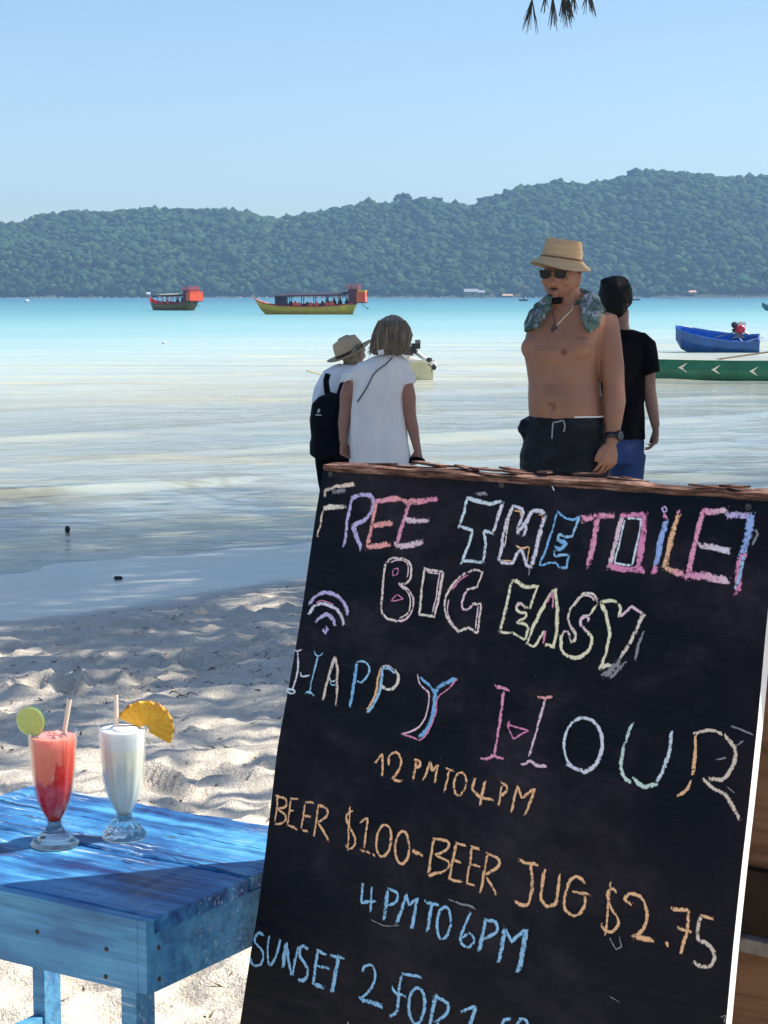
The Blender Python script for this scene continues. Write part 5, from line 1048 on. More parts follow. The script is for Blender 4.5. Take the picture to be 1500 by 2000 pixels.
# left arm (image right)
sh = mp(1179, 634, -.03); elb = mp(1193, 748, -.10); wr = mp(1189, 842, -.15)
limb(mb, [mp(1150, 626, .0), sh, mp(1185, 678, -.06), mp(1191, 715, -.08), elb, mp(1194, 782, -.115), mp(1191, 815, -.135), wr, mp(1187, 856, -.16)], [.058, .068, .062, .054, .047, .049, .040, .031, .029], 20)
for a_, b_, r_ in ((mp(1183, 672, -.055), mp(1189, 712, -.075), .046), (mp(1190, 700, .0), mp(1195, 730, -.03), .038), (mp(1196, 765, -.09), mp(1195, 795, -.11), .038)): mb.tube([a_, (a_ + b_) / 2, b_], [r_ * .6, r_, r_ * .6], 14)
for sx in (-1, 1): mb.tube([P(1107, 575, YM) + s * sx * .045 + bk * .02, P(1109, 596, YM) + s * sx * .085 + bk * .01, P(1112, 612, YM) + s * sx * .13], [.018, .034, .03], 12)
hand(mb, mp(1185, 859, -.165), mp(1174, 930, -.19) - mp(1185, 859, -.165), V(-.55, .80, 0), V(-.85, -.35, 0), L=.168, curl=.42, width=.046)
# right arm goes behind, hand near the pocket
rs = P(1112, 640, YM) - s * .155 + bk * .06
limb(mb, [P(1110, 628, YM) - s * .10 + bk * .02, rs, rs + bk * .08 - ez * .16, rs + bk * .12 - ez * .27, rs + bk * .11 - ez * .42 - s * .01, rs + fwd * .0 - ez * .50 + bk * .03], [.056, .060, .052, .044, .036, .028], 18)
hand(mb, rs - ez * .50 + bk * .03, V(0, 0, -1) + fwd * .3, s, fwd, curl=.5)
for (hx, kx, fx, dy) in ((-.085, -.105, -.11, -.02), (.085, .10, .115, .05)):
    hp = P(1114, 858, YM) + s * hx; kn = V(hp[0], hp[1], 0) + s * (kx - hx) + ez * (gm + .46) + fwd * (.02 - dy); an = V(hp[0], hp[1], 0) + s * (fx - hx) + ez * (gm + .075) - fwd * dy
    limb(mb, [hp, (hp + kn) / 2, kn, kn * .55 + an * .45 + bk * .02, an], [.092, .080, .056, .055, .036], 18); foot_(mb, V(an[0], an[1], gm - .005), yaw)
mb2 = mb
nip = []
navel = P(1073, 791, YM)
def mdisp(a):
    d = np.linalg.norm((a - navel) * V(1, .0, .45), axis=1); front = (a[:, 1] < YM)
    m = np.linalg.norm((a - P(1072, 740, YM)) * V(1, 0, .18), axis=1)
    return -.020 * np.exp(-(d / .010) ** 2) * front - .004 * np.exp(-(m / .012) ** 2) * front + .0022 * fbm(a * 8, 3, 3)
# find skin points for the darker spots
body = organic('body', mb, simple('tmp', (.5, .5, .5)), man, .0055, 4, mdisp)
co_ = np.array([v.co[:] for v in body.data.vertices]) + np.array(man.location)
def on_skin(px, py):
    d = nrm(ray(px, py)); rel = co_ - CAM; t = rel @ d; dist = np.linalg.norm(rel - t[:, None] * d, axis=1); k = dist < .01; i = np.where(k)[0][np.argmin(t[k])]; return co_[i]
M_skinm = skin('tan_skin', (.285, .134, .078), [(on_skin(1099, 690), .017, (.12, .045, .03)), (on_skin(1140, 753), .005, (.16, .07, .045)), (on_skin(1140, 767), .005, (.16, .07, .045)), (on_skin(1075, 793), .010, (.13, .06, .04)), (hc + Rh @ V(0, -.092, -.060), .016, (.24, .095, .065))])
body.data.materials.clear(); body.data.materials.append(M_skinm)
M_hair = simple('black_hair', (.004, .0035, .004), .6, .4, 60, .003, bscale=140, spec=.15)
def hq(x, y, z): return hc + Rh @ V(x, y, z)
mb = MB(); mb.ell(hq(0, -.073, -.096), (.035, .030, .019), Rh, 16, 10); mb.tube([hq(-.034, -.066, -.086), hq(-.018, -.080, -.100), hq(.018, -.080, -.100), hq(.034, -.066, -.086)], [.004, .008, .008, .004], 8)
organic('goatee', mb, M_hair, man, .003, 3, lambda a: .0012 * vn(a * 300, 2))
mb = MB(); mb.tube([hq(-.024, -.086, -.048), hq(-.010, -.094, -.043), hq(.010, -.094, -.043), hq(.024, -.086, -.048)], [.0012, .0024, .0024, .0012], 6); obj('moustache', mb, M_hair, man)
mb = MB(); mb.ell(hq(0, .018, .018), (.080, .086, .098), Rh, 24, 16, fn=lambda u, p: V(p[0], p[1] if p[1] > -.02 else p[1] * .6, p[2] if p[2] > -.05 else -.05)); organic('hair', mb, M_hair, man, .005, 2, lambda a: .002 * vn(a * 120, 2))
M_lens = simple('black_sunglass_lens', (.003, .003, .004), .22, .1, 5, 0, spec=.22); M_frame = simple('tortoise_frame', (.02, .012, .008), .25, .3, 40, 0)
mb = MB()
for sgn in (-1, 1):
    o_ = [(-.024, .017), (.024, .018), (.029, .010), (.026, -.010), (.016, -.020), (-.010, -.020), (-.022, -.012), (-.026, .008)]
    o_ = [(x * sgn * 1.0 + sgn * .034, z) for x, z in o_]; mb.loft([[hq(x, -.101 - y + abs(x) * .16, z + .020) for x, z in o_] for y in (0, .004)])
g = obj('sunglasses', mb, M_lens, man); g['label'] = 'dark wraparound sunglasses'
mb = MB(); mb.tube([hq(-.066, -.094, .034), hq(-.03, -.104, .036), hq(0, -.108, .030), hq(.03, -.104, .036), hq(.066, -.094, .034)], .0032, 6)
for sgn in (-1, 1): mb.tube([hq(sgn * .064, -.094, .034), hq(sgn * .078, -.06, .033), hq(sgn * .082, .0, .030), hq(sgn * .080, .018, .018)], .0034, 6)
o = obj('frame', mb, M_frame, g)
# straw bucket hat
n = NT('woven_straw'); ob = n.objc(); w1 = n.n('TexWave', wave_type='BANDS', bands_direction='Z'); w1.inputs['Scale'].default_value = 60; w1.inputs['Distortion'].default_value = 2; n.l(ob, w1.inputs['Vector'])
w2 = n.noise(ob, 130, 3, .7); cc = n.ramp(n.math('ADD', n.math('MULTIPLY', w1.outputs['Fac'], .5), n.math('MULTIPLY', w2, .5)), [(.3, (.52, .33, .17)), (.6, (.72, .50, .28)), (.8, (.80, .60, .37))]); M_straw2 = n.done(n.pbsdf(cc, .8, n.bump(n.math('ADD', w1.outputs['Fac'], w2), .003), .2))
hatc = P(1096, 514, YM) + V(0, .0, 0); Rhat = np.array(Matrix.Rotation(math.radians(-26), 3, 'Z') @ Matrix.Rotation(math.radians(-3), 3, 'X') @ Matrix.Rotation(math.radians(7), 3, 'Y'))
hat = root('straw_bucket_hat', tuple(hatc), 'woven straw bucket hat with a downturned brim on the shirtless man', 'hat')
mb = MB(); prof = [(.132, -.020), (.126, -.013), (.110, -.001), (.096, .013), (.088, .022), (.086, .045), (.082, .072), (.077, .096), (.072, .102), (.04, .1035), (.001, .104)]
prof2 = [(max(r - .003, .0006), z - .003) for r, z in reversed(prof)]; mb.lathe(prof + prof2[:-1] + [(.130, -.022)], 56, tuple(hatc), R=Rhat, cap=False)
for i, v in enumerate(mb.v):
    q = np.array(v) - hatc; l = Rhat.T @ q; l[2] += .008 * math.sin(2 * math.atan2(l[1], l[0])) * min(1, np.hypot(l[0], l[1]) / .13) ** 3 + .0015 * vn(V(*l)[None] * 35, 1)[0]; mb.v[i] = tuple(hatc + Rhat @ (l * V(1.0, 1.12, 1)))
obj('crown', mb, M_straw2, hat, smooth=True)
mb = MB(); mb.lathe([(.0905, .017), (.0945, .020), (.0905, .025)], 56, tuple(hatc), R=Rhat @ np.diag([1, 1.12, 1])); obj('hat_band', mb, simple('brown_seam', (.16, .09, .045), .8, .2, 50, 0), hat)
# patterned shirt draped over both shoulders
n = NT('patterned_shirt'); ps = n.pos(); a = n.noise(ps, 17, 3, .6, .6); cc = n.ramp(a, [(.36, (.035, .10, .065)), (.46, (.10, .13, .15)), (.54, (.27, .29, .36)), (.62, (.40, .36, .42)), (.70, (.03, .035, .05))], 'CONSTANT')
cc = n.mix(n.ramp(n.noise(ps, 55, 2), [(.52, 0), (.56, 1)]), cc, (.10, .15, .11)); M_sh = n.done(n.pbsdf(cc, .8, n.bump(n.noise(ps, 60, 3), .003), .2))
def to_px(a):
    r = a - CAM; d = r @ Fv; return 750 + F * (r @ Rv) / d, 1000 - F * (r @ Uv) / d
def in_poly(px, py, poly):
    r = np.zeros(len(px), bool); n_ = len(poly)
    for i in range(n_):
        x0, y0 = poly[i]; x1, y1 = poly[(i + 1) % n_]
        c_ = ((y0 > py) != (y1 > py)) & (px < (x1 - x0) * (py - y0) / (y1 - y0 + 1e-9) + x0); r ^= c_
    return r
nv_ = len(body.data.vertices); na = np.empty(nv_ * 3); body.data.vertices.foreach_get('normal', na); na = na.reshape(-1, 3)
px_, py_ = to_px(co_); jx = 3.0 * vn(co_ * 28, 12); jy = 3.0 * vn(co_ * 28, 13)
keep = np.zeros(nv_, bool)
for poly in ([(1131, 594), (1140, 580), (1160, 574), (1190, 588), (1188, 604), (1172, 618), (1166, 640), (1152, 651), (1140, 649), (1135, 632), (1137, 612)], [(1084, 584), (1074, 600), (1066, 618), (1052, 632), (1040, 650), (1020, 652), (1024, 610), (1050, 590), (1074, 574)]): keep |= in_poly(px_ + jx, py_ + jy, poly)
behind = (py_ > 578) & (py_ < 690) & (co_[:, 1] > YM + .06) & (px_ > 1040) & (px_ < 1176); keep |= behind
off_ = .013 + .010 * np.clip(fbm(co_ * V(22, 22, 14), 3, 5), -1, 1.6) + .004 * vn(co_ * 75, 8)
bmb = bmesh.new(); vm = {}
for f_ in body.data.polygons:
    if all(keep[i] for i in f_.vertices):
        q_ = []
        for i in f_.vertices:
            if i not in vm: vm[i] = bmb.verts.new(co_[i] + na[i] * off_[i])
            q_.append(vm[i])
        bmb.faces.new(q_)
bmesh.ops.smooth_vert(bmb, verts=bmb.verts, factor=.5, use_axis_x=True, use_axis_y=True, use_axis_z=True)
me = bpy.data.meshes.new('patterned_shirt'); bmb.to_mesh(me); bmb.free(); me.materials.append(M_sh); me.polygons.foreach_set('use_smooth', [True] * len(me.polygons))
o = bpy.data.objects.new('patterned_shirt', me); COL.objects.link(o); md = o.modifiers.new('cloth', 'SOLIDIFY'); md.thickness = .010; md.offset = 0
tag(o, 'rumpled green and grey patterned shirt draped over the shirtless man\'s shoulders', 'shirt')
mb = MB()
for pts_, r_ in (([(1124, 572, .03), (1128, 584, .0), (1136, 600, -.06), (1141, 622, -.10), (1144, 640, -.12)], (.012, .020, .024, .022, .012)), ([(1134, 566, .06), (1146, 574, .03), (1162, 584, -.02), (1172, 598, -.05)], (.014, .024, .026, .014)), ([(1084, 574, .03), (1078, 586, -.0), (1066, 602, -.06), (1054, 620, -.07), (1044, 640, -.06)], (.012, .018, .022, .020, .010))):
    mb.tube([mp(*q_) for q_ in pts_], list(r_), 10, flat=.7)
o2 = organic('collar_fold', mb, M_sh, o, .005, 2, lambda a: .006 * fbm(a * 30, 3, 5))
# necklace
def skinline(pts, off=.003):
    return [on_skin(*p) + nrm(CAM - on_skin(*p)) * off for p in pts]
M_chain = simple('pale_cord', (.55, .48, .40), .4, .1, 50, 0); nk = root('necklace', tuple(on_skin(1082, 630)), 'thin pale cord necklace with a dark pendant on the bare chest', 'necklace')
mb = MB(); mb.tube(skinline([(1120, 592), (1116, 600), (1108, 608), (1098, 618), (1090, 627), (1083, 634)]), .0028, 6); obj('cord', mb, M_chain, nk)
mb = MB(); mb.tube(skinline([(1076, 598), (1077, 606), (1079, 618), (1081, 628), (1083, 634)]), .0018, 6); obj('cord', mb, simple('dark_cord', (.09, .06, .05), .6, .1, 50, 0), nk)
pc = on_skin(1077, 640) + V(0, -.008, 0); mb = MB(); mb.tube([pc + V(.012 * math.cos(a) + .006, 0, .018 * math.sin(a)) for a in np.linspace(0, 2 * math.pi, 15)], .0035, 6); mb.ell(pc + V(.006, .002, -.004), (.008, .004, .012), nu=10, nv=8); obj('pendant', mb, simple('dark_pendant', (.05, .03, .03), .4, .3, 60, 0), nk)
# shorts
n = NT('dark_swim_shorts'); ps = n.pos(); cc = n.ramp(n.noise(n.mapping(ps, (1, 1, 2.2)), 9, 4, .6), [(.4, (.004, .006, .010)), (.6, (.010, .014, .018)), (.75, (.020, .038, .032))]); M_shorts = n.done(n.pbsdf(cc, .6, n.bump(n.noise(n.mapping(ps, (1, 1, 2)), 16, 4), .012), .15))
mb = MB(); mb.loft(body_rings(YM, [(1113, 812, .178, .138, .022), (1113, 818, .181, .142, .022), (1112, 832, .186, .142, .014), (1110, 852, .192, .142, .004), (1107, 875, .202, .140, .0), (1105, 900, .205, .135, 0), (1105, 921, .206, .130, 0)], yaw, 2.5))
for (hx, kx, dy) in ((-.100, -.125, -.02), (.095, .115, .04)):
    c_ = P(1105, 880, YM) + s * hx; d_ = V(c_[0], c_[1], 0) + s * (kx - hx) + ez * (gm + .50) - fwd * dy; mb.loft([ring(c_, s * .098, bk * .125, 22, 2.3), ring((c_ + d_) / 2, s * .104, bk * .118, 22, 2.3), ring(d_, s * .108, bk * .115, 22, 2.3)])
mb.ell(P(1104, 838, YM) - s * .158 + fwd * .03, (.050, .08, .055), np.stack([s, bk, ez], 1), 14, 10)
shorts = organic('shorts', mb, M_shorts, man, .008, 3, lambda a: .007 * fbm(a * V(12, 12, 22), 3, 15) + .003 * vn(a * V(40, 40, 60), 2))
cs = np.array([v.co[:] for v in shorts.data.vertices]) + np.array(man.location)
def on_mesh(px, py, arr, off=.003):
    d = nrm(ray(px, py)); rel = arr - CAM; t = rel @ d; dist = np.linalg.norm(rel - t[:, None] * d, axis=1); k = dist < .014
    i = np.where(k)[0][np.argmin(t[k])] if k.any() else np.argmin(dist); return arr[i] + nrm(CAM - arr[i]) * off
M_cord = simple('grey_drawstring', (.30, .31, .34), .7, .1, 80, 0)
for q_ in ([(1083, 822), (1077, 823), (1075, 830), (1074, 842), (1073, 860)], [(1083, 822), (1092, 821), (1097, 826), (1098, 834), (1096, 846)]):
    mb = MB(); mb.tube([on_mesh(a_, b_, cs) for a_, b_ in q_], .0032, 6); obj('drawstring', mb, M_cord, shorts)
mb = MB(); mb.tube([P(1113, 810, YM) - bk * .022 + s * .181 * math.cos(a) + bk * .141 * math.sin(a) for a in np.linspace(math.radians(-60), math.radians(-5), 12)], .004, 6); obj('waistband_trim', mb, M_tank, man)
# watch
wc = mp(1188.3, 848, -.154); ax = nrm(mp(1187, 856, -.16) - mp(1191, 815, -.125)); A_ = nrm(np.cross(ax, V(0, 1, 0))); B_ = np.cross(ax, A_); Rw = np.stack([A_, B_, ax], 1)
wt = root('wristwatch', tuple(wc), 'chunky black wristwatch on the shirtless man\'s left wrist', 'watch')
mb = MB(); mb.lathe([(.029, -.012), (.0345, -.011), (.0350, .011), (.029, .012)], 28, tuple(wc), R=Rw, cap=False); mb.lathe([(.030, -.014), (.033, -.013), (.033, .013), (.030, .014)], 28, tuple(wc), R=Rw, cap=False); obj('strap', mb, M_eng, wt, smooth=True)
fd = nrm(V(.75, -.66, 0)); fd = nrm(fd - ax * np.dot(fd, ax)); sd_ = np.cross(ax, fd); Rf = np.stack([sd_, ax, fd], 1)
mb = MB(); mb.lathe([(.001, 0), (.021, 0), (.024, .004), (.022, .012), (.018, .013)], 28, tuple(wc + fd * .031), R=Rf, cap=False); obj('watch_case', mb, M_eng, wt, smooth=True)
mb = MB(); mb.lathe([(.0005, .0125), (.016, .0125), (.019, .0135), (.0195, .011)], 24, tuple(wc + fd * .031), R=Rf, cap=False); obj('bezel', mb, simple('dark_watch_face', (.02, .02, .025), .25, .1, 50, 0), wt, smooth=True)

# ===== man in black =====
YB = 10.9; gb_ = float(base_h(1.36, YB)); bl = root('person', (P(1215, 700, YB)[0], YB, gb_), 'man in plain black T-shirt and blue jeans walking away behind the shirtless man', 'person')
def bp_(px, py, dy=0): return P(px, py, YB, dy)
yb = 160; s, bk = yawv(14); fwd = bk
M_skinb = skin('brown_skin', (.20, .105, .075))
mb = MB(); head(mb, bp_(1203, 586), 205, -4, h=.112, w=.078, dp=.092)
mb.tube([bp_(1210, 605, .01), bp_(1209, 628, .01), bp_(1207, 650)], [.054, .056, .07], 18)
mb.loft(body_rings(YB, [(1208, 642, .055, .05, 0), (1207, 656, .12, .065, 0), (1206, 672, .15, .085, 0), (1204, 700, .14, .09, 0), (1202, 760, .13, .09, 0), (1200, 820, .13, .09, 0), (1200, 870, .13, .09, 0), (1200, 900, .13, .09, 0)], 14))
limb(mb, [bp_(1244, 668), bp_(1257, 680), bp_(1262, 700, -.01), bp_(1265, 735, -.01), bp_(1268, 762, -.01), bp_(1272, 790, -.02), bp_(1277, 822, -.03), bp_(1279, 832, -.03)], [.035, .045, .045, .043, .037, .036, .027, .025], 18)
hand(mb, bp_(1279, 833, -.03), V(.02, -.05, -1), V(-1, .0, 0), V(0, 1, 0), L=.17, curl=.55, width=.040)
limb(mb, [bp_(1168, 668), bp_(1157, 680, .03), bp_(1150, 735, .05), bp_(1152, 790, .02), bp_(1156, 832, -.01)], [.05, .055, .045, .036, .026], 16); hand(mb, bp_(1156, 833, -.01), V(0, -.1, -1), V(1, 0, 0), V(0, 1, 0), curl=.5)
for sx, dy in ((-.085, .12), (.085, -.10)):
    hp = P(1200, 885, YB) + s * sx; an = V(hp[0], hp[1] + dy, gb_ + .08); kn = (hp + an) / 2 + fwd * .03; limb(mb, [hp, kn, an], [.070, .050, .036]); foot_(mb, V(an[0], an[1], gb_ - .005), 180)
organic('body', mb, M_skinb, bl, .0065, 6)
hb = bp_(1203, 584); mb = MB(); Rb_ = np.array(Matrix.Rotation(math.radians(205), 3, 'Z'))
mb.ell(hb + V(-.004, .0, .018), (.092, .102, .112), Rb_, 26, 18); mb.ell(hb + V(-.01, -.02, -.035), (.080, .078, .075), Rb_, 20, 12); mb.ell(hb + V(.025, 0, .095), (.045, .05, .03), Rb_, 12, 8); mb.ell(hb + V(-.04, 0, .09), (.05, .05, .03), Rb_, 12, 8)
organic('hair', mb, M_hair, bl, .006, 2, lambda a: .005 * vn(a * 38, 2) + .0025 * vn(a * 110, 3))
M_black = simple('black_cotton', (.003, .003, .0045), .9, .2, 30, .004, spec=.08)
mb = MB(); mb.loft(body_rings(YB, [(1207, 643, .085, .075, 0), (1207, 650, .150, .095, 0), (1206, 662, .196, .115, 0), (1205, 690, .192, .125, 0), (1203, 740, .176, .124, 0), (1201, 790, .170, .122, 0), (1201, 830, .172, .125, 0), (1201, 858, .175, .126, 0)], 14))
mb.loft([ring(bp_(1240, 658), V(.05, 0, .03), V(0, .07, 0), 18), ring(bp_(1258, 672), V(.068, 0, .015), V(0, .075, 0), 18), ring(bp_(1264, 700, -.01), V(.068, 0, .0), V(0, .072, 0), 18), ring(bp_(1267, 730, -.01), V(.066, 0, .010), V(0, .070, 0), 18)])
mb.loft([ring(bp_(1170, 658), V(.05, 0, .03), V(0, .07, 0), 18), ring(bp_(1156, 672, .02), V(.066, 0, 0), V(0, .075, 0), 18), ring(bp_(1150, 728, .04), V(.062, 0, 0), V(0, .068, 0), 18)])
organic('t_shirt', mb, M_black, bl, .008, 3, fold(.007, 11, 9))
M_jean = simple('blue_denim', (.018, .045, .14), .85, .3, 12, .004)
mb = MB(); mb.loft(body_rings(YB, [(1200, 850, .165, .118, 0), (1200, 880, .170, .122, 0), (1200, 905, .165, .118, 0)], 14))
for sx, dy in ((-.085, .12), (.085, -.10)):
    hp = P(1200, 888, YB) + s * sx; an = V(hp[0], hp[1] + dy, gb_ + .10); kn = (hp + an) / 2 + fwd * .03; limb(mb, [hp, kn, an], [.100, .074, .062], 20)
organic('jeans', mb, M_jean, bl, .009, 3, fold(.006, 12, 19))

# ===== woman in the white dress =====
YF = 12.7; gw = float(base_h(0, YF)); wo = root('person', (P(745, 800, YF)[0], YF, gw), 'woman with bobbed grey-brown hair in a loose white top, seen from behind', 'person')
def wp(px, py, dy=0): return P(px, py, YF, dy)
M_skinw = skin('sunned_skin', (.36, .17, .12))
s, bk = yawv(8); fwd = bk
mb = MB(); head(mb, wp(768, 654), 150, -6, h=.110, w=.074, dp=.092)
mb.tube([wp(764, 675, .01), wp(762, 692, .01), wp(758, 708)], [.050, .054, .07], 18)
mb.loft(body_rings(YF, [(756, 702, .07, .06, 0), (750, 715, .13, .07, 0), (744, 735, .15, .09, 0), (740, 780, .14, .10, 0), (738, 820, .15, .11, 0), (738, 860, .16, .12, 0), (740, 910, .16, .12, 0)], 8))
limb(mb, [wp(698, 732), wp(688, 742), wp(679, 770, -.01), wp(676, 798), wp(672, 825, -.01), wp(671, 850, -.02), wp(671, 862, -.02)], [.035, .050, .052, .044, .040, .030, .027], 18)
hand(mb, wp(671, 863, -.02), V(.02, .0, -1), V(.8, -.6, 0), V(-.3, .9, 0), L=.155, curl=.65, width=.038)
limb(mb, [wp(786, 728), wp(791, 744), wp(797, 775, -.01), wp(799, 805, .0), wp(806, 835, -.01), wp(813, 868, -.03), wp(816, 880, -.03)], [.035, .050, .052, .046, .039, .028, .025], 18)
hand(mb, wp(816, 880, -.03), V(.0, -.1, -1), V(-.5, -.8, 0), V(-.8, .2, 0), L=.155, curl=1.0, width=.038)
for sx, dy in ((-.09, .14), (.09, -.12)):
    hp = P(740, 905, YF) + s * sx; an = V(hp[0], hp[1] + dy, gw + .08); kn = (hp + an) / 2 + fwd * .03; limb(mb, [hp, kn, an], [.10, .062, .038]); foot_(mb, V(an[0], an[1], gw - .005), 180)
organic('body', mb, M_skinw, wo, .0065, 6)
n = NT('grey_brown_hair'); ob = n.pos(); st_ = n.noise(n.mapping(ob, (90, 90, 5)), 1.0, 4, .7); cc = n.ramp(st_, [(.3, (.09, .062, .042)), (.5, (.24, .18, .12)), (.68, (.46, .37, .26))]); M_hw = n.done(n.pbsdf(cc, .5, n.bump(st_, .004), .35))
mb = MB(); hr = [(767, 614.5, .010, .010), (767, 618, .045, .045), (766, 626, .080, .082), (767, 640, .106, .106), (766, 655, .120, .112), (763, 668, .118, .112), (760, 680, .116, .104), (758, 688, .106, .092), (758, 693, .085, .07)]
rings = []
for i, (cx, py, w_, d_) in enumerate(hr):
    c_ = P(cx, py, YF); rr_ = []
    for q_ in np.linspace(0, 2 * math.pi, 96, endpoint=False):
        k_ = 1 + (.035 * math.sin(q_ * 13 + i * .25) + .03 * math.sin(q_ * 29 - i * .2)) * min(1, i / 3); rr_.append(c_ + V(w_ * k_ * math.cos(q_), d_ * k_ * math.sin(q_), 0))
    rings.append(rr_)
mb.loft(rings); hair = organic('hair', mb, M_hw, wo, .004, 2, lambda a: .0035 * vn(a * V(130, 130, 14), 2))
mb = MB(); rr = np.random.default_rng(9)
for k in range(150):
    a = rr.uniform(0, 6.28); c_ = P(761, 686, YF); p = c_ + V(.112 * math.cos(a), .10 * math.sin(a), rr.uniform(0, .05)); e_ = p + V(.03 * math.cos(a) + rr.uniform(-.01, .01), .02 * math.sin(a), -rr.uniform(.015, .05)); mb.tube([p, (p + e_) / 2 + V(0, 0, -.004), e_], [.0028, .0022, .0008], 4)
obj('hair_ends', mb, M_hw, wo)['kind'] = 'stuff'
mb = MB(); hp_ = [(cx, py, w_, d_) for cx, py, w_, d_ in hr[2:]]
for k in range(420):
    a = rr.uniform(0, 2 * math.pi); i1 = rr.integers(3, len(hp_) + 1); i0 = rr.integers(0, 3); q_ = []; ph = rr.uniform(0, 6); am = rr.uniform(.0, .010); lift = rr.uniform(.97, 1.015)
    for i in range(i0, i1):
        cx, py, w_, d_ = hp_[i]; aa = a + .10 * math.sin(ph + i * .9); kk = lift * (1 + .035 * math.sin(aa * 13 + (i + 2) * .25) + .03 * math.sin(aa * 29 - (i + 2) * .2)); fl = (.020 * (math.cos(aa) > .6) * max(0, i - 3) / 3)
        q_.append(P(cx, py, YF) + V((w_ * kk + am + fl) * math.cos(aa), (d_ * kk + am) * math.sin(aa), 0))
    if len(q_) > 2: mb.tube(q_, [.0022] * (len(q_) - 1) + [.0008], 4)
obj('hair_strands', mb, M_hw, wo, smooth=True)['kind'] = 'stuff'
n = NT('white_cotton'); ps = n.pos(); M_wc = n.done(n.pbsdf(n.ramp(n.noise(ps, 5, 3), [(.3, (.80, .74, .70)), (.7, (.88, .82, .77))]), .85, n.bump(n.noise(n.mapping(ps, (1, 1, .35)), 16, 4), .010), .2))
mb = MB(); mb.loft(body_rings(YF, [(757, 693, .075, .065, 0), (755, 699, .115, .085, 0), (750, 708, .165, .105, 0), (746, 722, .190, .122, 0), (742, 742, .188, .135, 0), (738, 770, .178, .140, 0), (736, 800, .182, .148, 0), (738, 830, .195, .156, 0), (740, 860, .205, .165, 0), (743, 895, .213, .172, 0), (745, 940, .222, .18, 0), (746, 985, .23, .185, 0)], 8, 2.4))
mb.loft([ring(wp(700, 712), V(.04, 0, .03), V(0, .08, 0), 18), ring(wp(688, 724), V(.066, 0, .012), V(0, .088, 0), 18), ring(wp(682, 745, -.01), V(.068, 0, .012), V(0, .085, 0), 18)])
mb.loft([ring(wp(782, 708), V(.04, 0, -.03), V(0, .08, 0), 18), ring(wp(790, 728), V(.064, 0, -.012), V(0, .088, 0), 18), ring(wp(794, 752, -.01), V(.060, 0, .022), V(0, .085, 0), 18)])
dress = organic('white_top', mb, M_wc, wo, .008, 3, lambda a: .017 * fbm(a * V(8, 8, 2.2), 3, 9) + .003 * fbm(a * V(26, 26, 9), 2, 4))
cd = np.array([v.co[:] for v in dress.data.vertices]) + np.array(wo.location)
def sm_strap(q):
    q = np.array(q)
    for _ in range(12): q[1:-1] = (q[:-2] + q[1:-1] * 2 + q[2:]) / 4
    return list(q)
mb = MB(); mb.tube(sm_strap([on_mesh(a_, b_, cd, .010) for a_, b_ in zip(np.linspace(769, 694, 26), np.interp(np.linspace(0, 1, 26), [0, .5, 1], [695, 728, 786]))]), .0042, 6); o = obj('crossbody_strap', mb, simple('dark_thin_strap', (.06, .06, .09), .6, .1, 50, 0)); tag(o, 'thin dark bag strap slanting across the back of the white top', 'strap')
mb = MB(); mb.box(wp(744, 687, -.125), (.040, .004, .030), np.array(Matrix.Rotation(math.radians(-12), 3, 'Y'))); obj('neck_label', mb, M_tank, wo)
cb_ = wp(812, 899, -.05); mb = MB(); mb.ell(cb_, (.062, .06, .028), nu=18, nv=12, fn=lambda u, p: V(p[0], p[1], max(p[2], -.008))); mb.ell(cb_ + V(-.04, 0, -.008), (.07, .05, .008), nu=16, nv=8); o = organic('cap', mb, M_black, None, .004, 2); tag(o, 'small dark cap held low in the hand of the woman in white', 'cap')

# ===== companion with the fedora and backpack =====
YC = 13.15; gc = float(base_h(-.3, YC)); cp = root('person', (P(664, 800, YC)[0], YC, gc), 'person in tan fedora and white shirt carrying a black backpack, beside the woman in white', 'person')
def cpp(px, py, dy=0): return P(px, py, YC, dy)
s, bk = yawv(10); fwd = bk
mb = MB(); head(mb, cpp(690, 690), 150, 4, h=.110, w=.074, dp=.090); mb.tube([cpp(686, 705, .01), cpp(684, 722)], [.05, .06], 16)
mb.loft(body_rings(YC, [(681, 714, .06, .055, 0), (675, 732, .12, .065, 0), (672, 748, .14, .08, 0), (668, 800, .14, .09, 0), (668, 860, .17, .12, 0), (668, 905, .16, .12, 0)], 10))
for sx in (-1, 1):
    a0_ = P(676, 748, YC) + s * sx * .145; limb(mb, [a0_ - s * sx * .04, a0_, a0_ - ez * .28 + s * sx * .03, a0_ - ez * .50 + fwd * .12], [.035, .045, .040, .027]); hand(mb, a0_ - ez * .50 + fwd * .12, V(0, .4, -1), -s * sx, fwd, L=.16)
for sx, dy in ((-.085, -.12), (.085, .12)):
    hp = P(668, 900, YC) + s * sx; an = V(hp[0], hp[1] + dy, gc + .08); kn = (hp + an) / 2 + fwd * .03; limb(mb, [hp, kn, an], [.09, .055, .036]); foot_(mb, V(an[0], an[1], gc - .005), 180)
organic('body', mb, M_skinw, cp, .007, 6)
mb = MB(); mb.ell(cpp(689, 690) + V(0, -.01, .0), (.080, .086, .095), None, 20, 14, fn=lambda u, p: V(p[0], p[1] if p[1] < .03 else .03, p[2])); organic('hair', mb, M_hw, cp, .006, 2, lambda a: .002 * vn(a * 100, 1))
mb = MB(); mb.tube([cpp(684, 694, -.08), cpp(700, 690, .0), cpp(708, 684, .06), cpp(709, 684, .09)], [.003, .004, .008, .018], 8); o = obj('sunglasses', mb, M_lens, cp)
M_wc2 = simple('bright_white_cotton', (.78, .79, .84), .85, .06, 8, .004)
mb = MB(); mb.loft(body_rings(YC, [(684, 711, .08, .075, 0), (681, 716, .12, .095, 0), (678, 725, .165, .11, 0), (676, 742, .182, .12, 0), (670, 800, .16, .12, 0), (669, 850, .16, .125, 0), (668, 880, .185, .13, 0)], 10))
